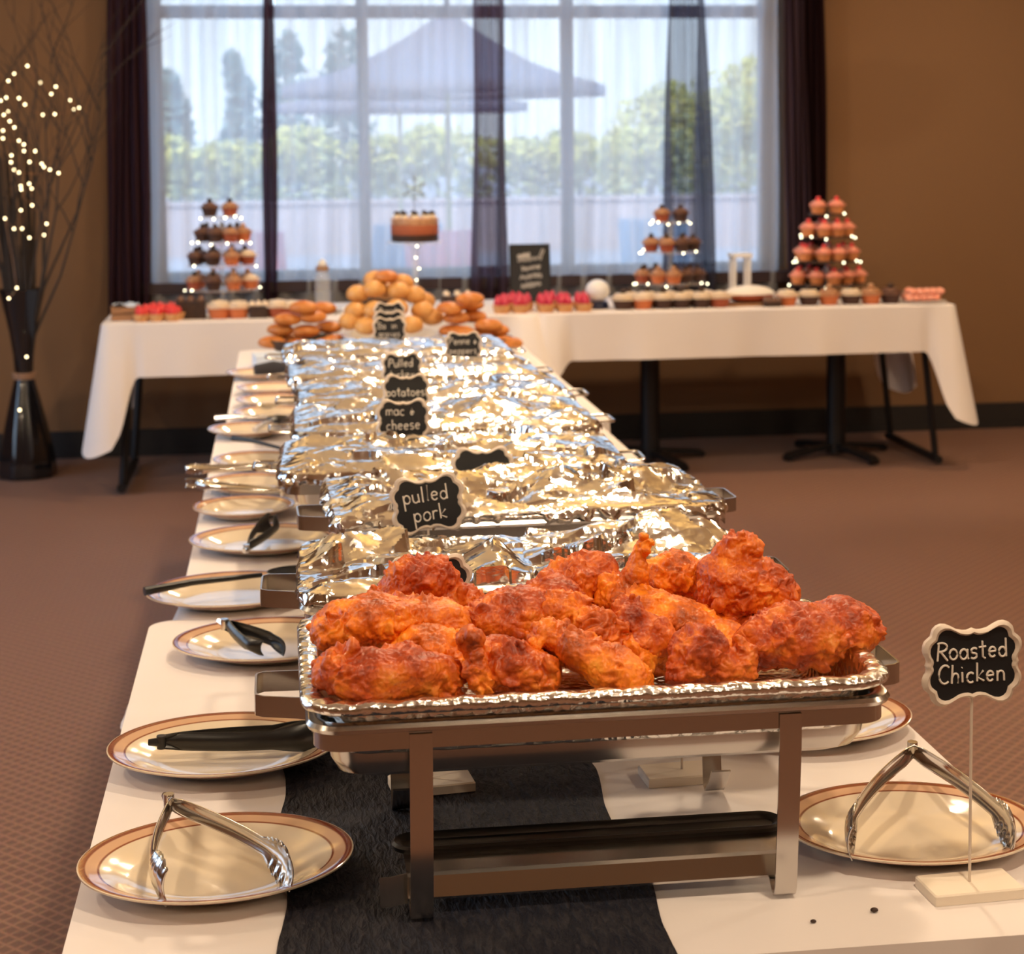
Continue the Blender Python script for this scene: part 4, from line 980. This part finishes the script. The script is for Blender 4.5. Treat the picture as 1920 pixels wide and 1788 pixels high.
# ------------------------------------------------------------------ cupcakes
def wobc(n, k): return lambda a, r, z: 1 + k * math.sin(a * n)
cupm = {}
def cup_mesh(m): 
    if m not in cupm: cupm[m] = MB().lathe([(.021, 0), (.0225, .001), (.031, .030), (.030, .030), (.0285, .026)], 48, wob=wobc(16, .025)).mesh('case', X[m])
    return cupm[m]
ice = {}
def ice_mesh(m):
    if m not in ice:
        mb = MB(); n = 24; rings = []
        for k in range(18):
            q = k / 17; r = .034 * (1 - q) ** .45 + .001; z = .026 + .020 * q + .0018 * math.sin(q * 19)
            r *= 1 + .10 * math.sin(q * 19)
            rings.append([(r * (1 + .07 * math.sin(5 * 2 * PI * i / n + q * 9)) * math.cos(2 * PI * i / n), r * (1 + .07 * math.sin(5 * 2 * PI * i / n + q * 9)) * math.sin(2 * PI * i / n), z) for i in range(n)])
        mb.loft(rings); ice[m] = mb.mesh('frosting', X[m], 180)
    return ice[m]
topm = {k: MB().ell((0, 0, .049), (.010, .010, .009), None, 2).mesh('topping', X[k], 180) for k in ('choc', 'berry', 'caramel')}
def cupcake(x, y, z, case, icing, top, label, group, sc=1.0, rz=0.0):
    t = thing('cupcake', label, 'cupcake', (x, y, z), rz, group); t.scale = sc if hasattr(sc, '__len__') else (sc, sc, sc)
    mobj('case', cup_mesh(case), t); mobj('frosting', ice_mesh(icing), t)
    if top: mobj('topping', topm[top], t)
    return t
KIND = {'choc': ('choccup', 'chocicing', 'choc', 'dark chocolate cupcake with a chocolate drop'), 'rust': ('rustcup', 'caramel', 'choc', 'rust-cased caramel cupcake with a chocolate drop'), 'orange': ('orangecup', 'caramel', 'caramel', 'orange-cased caramel cupcake'),
        'cream': ('rustcup', 'cream', None, 'rust-cased cupcake with whipped cream'), 'pink': ('peachcup', 'pink', 'berry', 'peach-cased pink frosted cupcake'), 'chcream': ('choccup', 'cream', 'choc', 'dark-cased cupcake with whipped cream and chocolate drop'), 'orcream': ('orangecup', 'cream', None, 'orange-cased cupcake topped with cream')}
def tower(label, x, y, tiers, name, bulbs, seed, dark=False):
    """tiers: list of (z, radius, [(dx, dy, kind)...], word)"""
    rnd = random.Random(seed)
    t = thing('cupcake_stand', label, 'cupcake stand', (x, y, .7505))
    ztop = tiers[0][0]
    MB().lathe([(.012, 0), (.012, ztop - .7505)], 16).build('pole', X['acrylic'], t)
    MB().lathe([(.10, 0), (.10, .008), (.03, .012)], 32).build('foot', X['acrylic'], t)
    for (z, r, cs, word) in tiers:
        MB().lathe([(r, -.008), (r + .002, -.006), (r + .002, -.002), (r, 0)], 40, c=(0, 0, z - .7505)).build('tier', X['acrylic'] if not dark else X['black'], t)
        for k, (dx, dy, kd) in enumerate(cs):
            a, b_, c, lb = KIND[kd]
            cupcake(x + dx, y + dy, z + .0005, a, b_, c, '%s on the %s tier of the %s' % (lb, word, name), 'cupcakes on the ' + name, (1.22, 1.22, 1.42), rnd.uniform(0, 3))
    # led string wound around the stand
    s = thing('fairy_light_string', 'warm fairy light string wound around the ' + name, 'string lights', (x, y, .7505))
    pts = []
    for (z, r, cs, word) in reversed(tiers):
        n = 11
        for i in range(n + 1): a = -PI * .95 + i * 2.0 * PI / n * .95; pts.append(Vector(((r + .008) * math.cos(a), (r + .008) * math.sin(a), z - .7505 - .004 + .006 * math.sin(i * 2.1))))
        pts.append(Vector((.02, -.02, z - .7505 + .04)))
    MB().tube(pts, .0009, 4).build('wire', X['wire'], s)
    bm_ = MB().ell((0, 0, 0), (.0042, .0042, .0042), None, 2).mesh('bulb', X['bulb2'], 180)
    for p in rnd.sample(pts, min(bulbs, len(pts))):
        o = mobj('bulb', bm_, s); o.location = p
def row(xs, y, x0, kinds, depth=.09): 
    out = [(x - x0, -depth + .035 * abs(i - (len(xs) - 1) / 2) ** 1.3, k) for i, (x, k) in enumerate(zip(xs, kinds))]
    return out
def back(r, n, kind, ph=.5): return [(r * math.cos(PI * (i + ph) / n), r * math.sin(PI * (i + ph) / n) * .8 + .03, kind) for i in range(n)]
x0 = -.262
tower('four-tier clear cupcake stand of brown and orange cupcakes by the narrow curtain', x0, 8.05, [
    (1.185, .085, row((-.311, -.222), 0, x0, ('choc', 'rust'), .03), 'top'),
    (1.072, .125, row((-.346, -.288, -.222, -.165), 0, x0, ('choc', 'choc', 'rust', 'orange'), .08) + back(.08, 3, 'choc'), 'second'),
    (.968, .150, row((-.377, -.301, -.218, -.146), 0, x0, ('choc', 'choc', 'orange', 'cream'), .10) + back(.11, 4, 'choc'), 'third'),
    (.859, .165, row((-.385, -.301, -.211, -.135), 0, x0, ('rust', 'choc', 'orange', 'orcream'), .11) + back(.12, 4, 'orange'), 'bottom')], 'brown tower', 26, 1)
x0 = 1.82
tower('three-tier clear cupcake stand of chocolate cupcakes before the grey curtain', x0, 8.1, [
    (1.125, .085, row((1.775, 1.865), 0, x0, ('rust', 'choc'), .03), 'top'),
    (.987, .135, row((1.722, 1.788, 1.858, 1.922), 0, x0, ('rust', 'rust', 'choc', 'choc'), .085) + back(.09, 3, 'rust'), 'second'),
    (.841, .165, row((1.681, 1.745, 1.810, 1.876, 1.944), 0, x0, ('rust', 'orange', 'orange', 'choc', 'choc'), .11) + back(.12, 4, 'choc'), 'bottom')], 'chocolate tower', 24, 2)
x0 = 2.58
tower('four-tier cupcake stand of pink frosted cupcakes by the wall', x0, 8.1, [
    (1.151, .085, row((2.532, 2.622), 0, x0, ('pink', 'pink'), .03), 'top'),
    (1.045, .125, row((2.484, 2.547, 2.610, 2.673), 0, x0, ('pink',) * 4, .08) + back(.08, 3, 'pink'), 'second'),
    (.930, .150, row((2.464, 2.540, 2.610, 2.688), 0, x0, ('pink',) * 4, .10) + back(.11, 4, 'pink'), 'third'),
    (.820, .170, row((2.434, 2.508, 2.582, 2.654, 2.730), 0, x0, ('pink',) * 5, .11) + back(.12, 4, 'pink'), 'bottom')], 'pink tower', 30, 3, dark=True)

# cake on a tall pedestal with a snowflake topper
t = thing('layer_cake', 'layered caramel cake with dark cream rosettes on the tall pedestal', 'cake', (.62, 8.15, 1.051))
MB().lathe([(.108, 0), (.110, .003), (.110, .03), (.108, .032)], 40).build('base_layer', X['choc'], t)
MB().lathe([(.109, .032), (.111, .036), (.111, .075), (.109, .078)], 40).build('sponge_layer', M_('rust_sponge', (0.38, 0.10, 0.04), 0.7), t)
MB().lathe([(.110, .078), (.111, .081), (.111, .104), (.107, .108)], 40).build('icing_layer', X['caramel'], t)
for k in range(10):
    a = 2 * PI * k / 10 + .3; o = MB().lathe([(.019, 0), (.020, .006), (.015, .014), (.008, .022), (.002, .028)], 14).build('rosette', X['cream'] , t); o.location = (.085 * math.cos(a), .085 * math.sin(a), .107)
    o2 = MB().ell((0, 0, .022), (.014, .014, .012), None, 2).build('chocolate_drop', X['choc'], o)
t = thing('cake_pedestal', 'tall clear cake pedestal holding the layered caramel cake', 'cake stand', (.62, 8.15, .7505))
MB().lathe([(.13, .290), (.135, .293), (.135, .298), (.13, .300)], 40).build('plate', X['acrylic'], t)
MB().lathe([(.07, 0), (.07, .006), (.018, .03), (.012, .15), (.02, .27), (.05, .290)], 28).build('stem', X['acrylic'], t)
t = thing('cake_topper', 'silver snowflake topper standing on the layered cake', 'cake topper', (.62, 8.16, 1.158))
MB().tube([(0, 0, 0), (0, 0, .09)], .002, 6).build('stick', X['steel2'], t)
for k in range(6):
    a = k * PI / 3 + PI / 6; d = Vector((math.cos(a), 0, math.sin(a))); q = Vector((-d.z, 0, d.x)); c = Vector((0, 0, .135))
    mb = MB().tube([c, c + d * .062], .0024, 6)
    for f in (.45, .72):
        for s in (-1, 1): mb.tube([c + d * .062 * f, c + d * .062 * (f + .22) + q * s * .016], .0018, 5)
    mb.build('snowflake_arm', M_('frosted_grey', (0.35, 0.42, 0.45), 0.3, .5) if k == 0 else bpy.data.materials['frosted_grey'], t)
s = thing('fairy_light_string', 'fairy lights hanging down the clear cake pedestal', 'string lights', (.625, 8.09, .7505))
pp = [Vector((.0 + .008 * math.sin(k * 2), 0, .28 - k * .026)) for k in range(11)]
MB().tube(pp, .0009, 4).build('wire', X['wire'], s)
bm_ = MB().ell((0, 0, 0), (.004, .004, .004), None, 2).mesh('bulb', X['bulb2'], 180)
for p in pp[::2] : o = mobj('bulb', bm_, s); o.location = p

# tabletop chalkboard with handwriting
t = thing('menu_chalkboard', 'black tabletop chalkboard with handwriting leaning before the plum curtain', 'chalkboard', (1.168, 8.2, .7505), 0)
tl = Matrix.Rotation(-.12, 4, 'X')
o = MB().box((0, 0, .135), (.185, .012, .27)).build('board', X['board'], t, 0); o.matrix_local = tl
fr = MB()
for s_ in (-1, 1): fr.box((s_ * .094, 0, .135), (.006, .016, .276)); fr.box((0, 0, .135 + s_ * .136), (.194, .016, .006))
o = fr.build('frame', X['black'], t, 0); o.matrix_local = tl
lm = MB(); jit = random.Random(4)
for k, (zz, a, b_) in enumerate(((.215, -.06, .0), (.195, -.06, .06), (.155, -.04, .05), (.115, -.05, .055), (.075, -.045, .05))):
    pts = [(a + (b_ - a) * i / 40, -.0075, zz + (b_ - a) * i / 40 * .12 + .017 * math.sin(i * 1.45 + k) * jit.uniform(.3, 1)) for i in range(41)]
    lm.tube(pts, .0013, 4)
lm.tube([(.055, -.0075, .215), (.07, -.0075, .245), (.06, -.0075, .25), (.05, -.0075, .225)], .0018, 4)
o = lm.build('handwriting', X['chalk'], t, 60); o.matrix_local = tl
MB().box((0, .07, .09), (.02, .012, .2), Matrix.Rotation(.45, 4, 'X')).build('easel_leg', X['black'], t, 0)

# jars, lantern, globe
def jar(x, y, label):
    t = thing('glass_jar', label, 'jar', (x, y, .7505))
    MB().lathe([(.034, 0), (.038, .004), (.039, .12), (.036, .145), (.028, .155), (.028, .165), (.025, .165), (.025, .155), (.034, .14), (.036, .01), (.03, .006)], 28).build('body', X['jarglass'], t)
    MB().lathe([(.030, .165), (.030, .185), (.027, .188)], 28).build('band', X['twine'], t)
    MB().lathe([(.020, .188), (.022, .20), (.012, .215), (.004, .222)], 20).build('lid_knob', X['white'], t)
jar(.192, 8.22, 'clear glass jar with a twine neck standing on the brown tower table')
t = thing('table_lantern', 'small white table lantern frame behind the sugar-dusted loaf', 'lantern', (2.195, 8.25, .7505))
for sx_ in (-1, 1):
    for sy in (-1, 1): MB().box((sx_ * .036, sy * .036, .10), (.014, .014, .19)).build('post', X['white'], t, 0)
MB().box((0, 0, .2), (.10, .10, .018)).build('cap', X['white'], t, 0); MB().box((0, 0, .006), (.09, .09, .012)).build('foot', X['white'], t, 0)
t = thing('snow_globe', 'frosted white globe on a navy base among the desserts', 'globe', (1.42, 7.82, .7505))
MB().lathe([(.05, 0), (.052, .003), (.046, .03), (.04, .034)], 32).build('base', X['navy'], t)
MB().ell((0, 0, .080), (.055, .055, .052), None, 4).build('globe', M_('frosted_globe', (0.80, 0.80, 0.82), 0.2, bump=(70, .3, .004)), t, 180)

# small sweets along the front of the cake tables
def tart(x, y, label, m, group, sc=1.0, n=3, seed=0):
    r_ = random.Random(seed); t = thing('fruit_tart', label, 'tart', (x, y, .7505), r_.uniform(0, 3), group); t.scale = (sc, sc, sc * 1.6)
    MB().lathe([(.026, 0), (.034, .018), (.032, .019), (.028, .014)], 32, wob=wobc(14, .03)).build('crust', X['tart'], t)
    for k in range(n):
        a = 2 * PI * k / n; o = MB().lathe([(.004, 0), (.014, .006), (.015, .014), (.009, .024), (.002, .030)], 14).build('berry', X[m], t); o.location = (.015 * math.cos(a), .015 * math.sin(a), .012)
    return t
k = 0
for x, y in ((-.60, 7.70), (-.535, 7.70), (-.47, 7.70), (-.575, 7.775), (-.505, 7.775), (-.44, 7.77), (-.54, 7.85), (-.47, 7.85)):
    k += 1; tart(x, y, 'red strawberry tart in the cluster beside the wooden crate', 'berry', 'strawberry tarts by the crate', 1.05, 3, k)
for x, y in ((.965, 7.70), (1.05, 7.70), (1.165, 7.70), (1.25, 7.70), (1.335, 7.70), (1.0, 7.79), (1.085, 7.79), (1.17, 7.79), (1.255, 7.79), (1.34, 7.79), (1.05, 7.88), (1.21, 7.88)):
    k += 1; tart(x, y, 'raspberry tart ' + {7.70: 'in the row along the table edge before the chalkboard', 7.79: 'in the middle row before the tabletop chalkboard'}.get(y, 'in the short back row next to the tabletop chalkboard'), 'raspberry', 'raspberry tarts before the chalkboard', 1.2, 3, k)
t = thing('wooden_crate', 'small wooden crate with pale paper on the table corner', 'crate', (-.672, 7.80, .7505), .1)
for s_ in (-1, 1):
    for z in (.014, .046): MB().box((0, s_ * .055, z), (.13, .008, .026)).build('slat', X['wood'], t, 0); MB().box((s_ * .061, 0, z), (.008, .10, .026)).build('slat', X['wood'], t, 0)
MB().box((0, 0, .004), (.12, .10, .006)).build('bottom', X['wood'], t, 0)
MB().grid(10, 8, lambda u, v: (-.056 + .112 * u, -.048 + .096 * v, .066 + .010 * math.sin(u * 7) * math.cos(v * 5))).build('paper_liner', X['paper'], t, 180)
def slab_cake(x, y, label, base, top, w=.10, d=.08, h=.05, rz=0):
    t = thing('slab_cake', label, 'cake', (x, y, .7505), rz)
    MB().loft([[(a, c, z) for a, c in rrect(w / 2 - e, d / 2 - e, .012, 4)] for e, z in ((.002, 0), (0, .003), (0, h), (.003, h + .002))]).build('cake_body', X[base], t)
    for i in range(3):
        for j in range(2):
            o = MB().lathe([(.014, 0), (.016, .006), (.011, .014), (.003, .022)], 12, wob=wobc(6, .1)).build('cream_swirl', X[top], t); o.location = (-w * .33 + i * w * .33, -d * .22 + j * d * .44, h + .002)
    return t
slab_cake(-.395, 7.80, 'tall dark chocolate cake with cream beside the strawberry tarts', 'choc', 'chocicing', .13, .11, .075)
slab_cake(-.10, 7.76, 'small dark brownie slab with cream beside the orange cups', 'choc', 'cream', .085, .07, .05)
for x, kd, sc, lb in ((-.270, 'orcream', 1.75, 'large orange-cased cream cupcake next to the tall dark cake'), (-.188, 'orcream', 1.7, 'large orange-cased cream cupcake next to the brownie slab'), (-.018, 'cream', 1.7, 'large whipped cream cupcake beside the brownie slab'), (.045, 'cream', 1.6, 'whipped cream cupcake between the brownie slab and the glass jar')):
    a, b_, c, _ = KIND[kd]; cupcake(x, 7.77, .7505, a, b_, c, lb, 'large cupcakes on the brown tower table', sc)
for x, kd, lb in ((1.525, 'chcream', 'dark-cased cream cupcake next to the white globe'), (1.615, 'orcream', 'orange-cased cream cupcake between two dark ones below the chocolate tower'), (1.71, 'chcream', 'dark-cased cream cupcake at the foot of the chocolate tower'), (1.79, 'chcream', 'dark-cased cream cupcake at the foot of the chocolate tower'), (1.885, 'chcream', 'dark-cased cream cupcake at the foot of the chocolate tower'), (1.97, 'cream', 'rust-cased cream cupcake beside the sugar-dusted loaf'),
    (2.285, 'orcream', 'orange-cased cream cupcake between the loaf and the pink tower'), (2.389, 'chcream', 'dark-cased cream cupcake at the foot of the pink tower'), (2.482, 'orange', 'orange-cased cupcake at the foot of the pink tower'), (2.587, 'chcream', 'dark-cased cream cupcake at the foot of the pink tower'), (2.681, 'orange', 'orange-cased cupcake at the foot of the pink tower'), (2.775, 'choc', 'dark chocolate cupcake next to the pink pastry mound')):
    a, b_, c, _ = KIND[kd]; cupcake(x, 7.76, .7505, a, b_, c, lb, 'cupcakes along the front of the pink tower table', 1.62)
for x, kd in ((1.575, 'chcream'), (1.66, 'chcream'), (1.755, 'orcream'), (1.84, 'chcream'), (1.93, 'cream')):
    a, b_, c, _ = KIND[kd]; cupcake(x, 7.87, .7505, a, b_, c, KIND[kd][3] + ' in the second row below the chocolate tower', 'second row of cupcakes below the chocolate tower', 1.55)
t = thing('sugared_loaf', 'domed loaf dusted with powdered sugar on a board', 'cake', (2.125, 7.82, .7505))
MB().loft([[(a, c, z) for a, c in rrect(.125, .07, .01, 3)] for z in (0, .012)]).build('board', X['wood'], t)
lf = MB().ell((0, 0, .046), (.115, .062, .034), None, 4).build('loaf', X['rustcup'], t, 180)
MB().grid(36, 20, lambda u, v: (.118 * math.cos(u * PI) * math.sin(.15 + v * .0 + .0) * 0 + (-.118 + .236 * u), (-.062 + .124 * v) * math.sqrt(max(.02, 1 - (2 * u - 1) ** 2)), .050 + .040 * math.sqrt(max(0, 1 - (2 * u - 1) ** 2 - ((2 * v - 1) ** 2) * max(.02, 1 - (2 * u - 1) ** 2))) + .002 * noise.noise(Vector((u * 14, v * 9, 0))))).build('sugar_coat', X['sugar'], lf, 180)
slab_cake(2.205, 7.72, 'flat dark brownie beside the sugared loaf', 'choc', 'chocicing', .08, .05, .022)
pm_ = lump_mesh('pastry', (.024, .022, .018), X['pink'], 3, amp=.2)
for i in range(16):
    lv = 0 if i < 10 else 1
    x = 2.855 + (i % 5) * .032 + (.016 if lv else 0); y = 7.73 + (i // 5 % 2) * .045; z = .7575 + lv * .026
    o = mobj('pastry', pm_); place(o, (x, y, z), i * 1.1); tag(o, 'small pink sugared pastry mounded on the table end plate', 'pastry', 'pink pastries on the end plate')
o = MB().lathe([(.05, 0), (.11, .004), (.115, .007), (.11, .0075), (.05, .005)], 36).build('plate', X['white']); place(o, (2.92, 7.755, .7505)); tag(o, 'white plate under the mound of pink pastries', 'plate')
# sweets at the back between bread and cake
for x, y, lb in ((.42, 8.02, 'dark brownie slab with cream behind the bun mound'), (.80, 8.0, 'dark brownie slab with cream behind the second bowl of rolls')):
    slab_cake(x, y, lb, 'choc', 'cream', .15, .10, .055)
o = MB().lathe([(.06, 0), (.14, .01), (.16, .022), (.155, .023), (.06, .006)], 36).build('serving_plate', X['white']); place(o, (.12, 7.92, .7505)); tag(o, 'wide white serving plate before the glass jar', 'plate')

# muffins in front of the bread mound
for i, (x, y) in enumerate(((.235, 6.02), (.52, 6.02), (.575, 6.08), (.30, 5.98))):
    t = thing('muffin', 'red-brown muffin in front of the bun mound', 'muffin', (x, y, .7505), 0, 'muffins before the bun mound')
    mobj('case', cup_mesh('rustcup'), t).scale = (1.25, 1.25, 1.5)
    o = MB().ell((0, 0, .048), (.043, .043, .024), None, 3).build('top', X['muffin'], t, 180)

# ------------------------------------------------------------------ vase with lit branches
t = thing('floor_vase', 'tall black pinched floor vase with twine around its neck', 'vase', (-1.172, 8.2, 0))
MB().lathe([(.05, 0), (.128, .004), (.132, .03), (.118, .12), (.092, .25), (.062, .38), (.043, .455), (.040, .48), (.046, .56), (.060, .66), (.080, .76), (.100, .845), (.104, .862), (.098, .86), (.075, .77), (.05, .65), (.032, .50), (.03, .3)], 48, wob=lambda a, r, z: 1 + .035 * math.sin(a * 9) * (1 if z < .45 else .4)).build('body', X['vase'], t, 60)
for k in range(3): MB().tube([((.0445 + .002 * k) * math.cos(2 * PI * i / 24), (.0445 + .002 * k) * math.sin(2 * PI * i / 24), .455 + .010 * k) for i in range(24)], .0055, 6, closed=True).build('twine', X['twine'], t)
bt = thing('branch_arrangement', 'bare dark twigs rising from the tall black vase', 'branches', (-1.172, 8.2, .55))
rnd = random.Random(21)
def branch(p, d, L, r, depth, parent):
    pts = [p]; n = 6; q = p.copy(); dd = d.copy(); kids = []
    for i in range(n):
        dd = (dd + Vector((rnd.gauss(0, .10), rnd.gauss(0, .07), rnd.gauss(.02, .06)))).normalized(); q = q + dd * L / n; pts.append(q.copy())
        if depth > 0 and i >= 2 and rnd.random() < .75: kids.append((q.copy(), dd.copy()))
    o = MB().tube(pts, [r * (1 - .8 * i / n) for i in range(n + 1)], 5).build('branch' if depth == 2 else 'twig', X['twig'], parent)
    for (kp, kd) in kids[:4]:
        s = rnd.choice((-1, 1)); nd = (kd + Vector((s * rnd.uniform(.25, .7), rnd.uniform(-.3, .3), rnd.uniform(-.1, .2)))).normalized()
        branch(kp, nd, L * rnd.uniform(.3, .5), r * .5, depth - 1, o if depth == 2 else parent)
for k in range(13):
    a = rnd.uniform(-.30, .30) if k > 3 else (-.05, .10, .22, .30)[k]
    branch(Vector((rnd.uniform(-.02, .02), rnd.uniform(-.02, .02), .0)), Vector((a, rnd.uniform(-.12, .05), 1)).normalized(), rnd.uniform(1.1, 1.5) if k > 3 else (1.48, 1.35, 1.25, 1.1)[k], .008, 2, bt)
# dense dark stems low in the bundle
for k in range(34):
    a = 2 * PI * k / 17; MB().tube([(.02 * math.cos(a), .02 * math.sin(a), 0), (.06 * math.cos(a), .05 * math.sin(a), .34), (.075 * math.cos(a) + rnd.uniform(-.03, .03) - .02, .06 * math.sin(a), .62 + rnd.uniform(0, .42))], [.007, .0075, .0025], 5).build('stem', X['twig'], bt)
BU = [(-1.099, 1.864), (-1.048, 1.791), (-1.001, 1.74), (-0.976, 1.771), (-0.916, 1.71), (-0.88, 1.678), (-0.906, 1.67), (-0.988, 1.65), (-1.035, 1.647), (-1.112, 1.693), (-1.142, 1.722), (-1.161, 1.831), (-1.184, 1.799), (-1.191, 1.724), (-1.217, 1.711), (-1.211, 1.649), (-1.194, 1.663), (-1.183, 1.62), (-1.16, 1.592), (-1.212, 1.579), (-1.219, 1.544), (-1.15, 1.533), (-1.124, 1.516), (-1.073, 1.486), (-1.125, 1.487), (-1.107, 1.438), (-1.053, 1.429), (-1.039, 1.415), (-1.012, 1.403), (-0.978, 1.387), (-1.155, 1.391), (-1.174, 1.404), (-1.181, 1.438), (-1.177, 1.468), (-1.146, 1.331), (-1.112, 1.34), (-1.099, 1.319), (-1.14, 1.316), (-1.095, 1.245), (-1.039, 1.16), (-1.053, 1.109), (-1.115, 1.099), (-1.141, 1.142), (-1.145, 1.224), (-1.183, 1.14), (-1.222, 1.186), (-1.176, 0.875), (-1.209, 0.831)]
s = thing('fairy_light_string', 'warm fairy lights strung over the bare twigs in the black vase', 'string lights', (-1.172, 8.1, 1.2))
rel = [Vector((x + 1.172, .03 * math.sin(i * 1.3), z - 1.2)) for i, (x, z) in enumerate(BU)]
wp = []
for i, p in enumerate(rel):
    wp.append(p)
    if i < len(rel) - 1: wp.append((p + rel[i + 1]) / 2 + Vector((.008 * math.sin(i * 3), .01, -.006)))
MB().tube(wp, .0013, 4).build('wire', X['wire'], s)
bm2 = MB().ell((0, 0, 0), (.0048, .0048, .0048), None, 2).mesh('bulb', X['bulb'], 180)
for p in rel: o = mobj('bulb', bm2, s); o.location = p
for (x, z) in ((.055, -.60), (.02, -.83)): o = mobj('bulb', bm2, s); o.location = (x * .9, -.03 - .04 * (z < -.7) - .12 * (z < -.5), z - .02)

# crumbs on the cloth in front of the chicken dish
for x, y, r_, lb in ((.505, 1.618, .003, 'tiny dark crumb on the cloth near the table edge'), (.572, 1.632, .004, 'larger dark crumb on the cloth near the chicken sign')):
    o = lump_mesh('crumb', (r_, r_ * .8, r_ * .6), X['choc'], 1, amp=.3); o = mobj('crumb', o); o.location = (x, y, .7502); tag(o, lb, 'crumb')
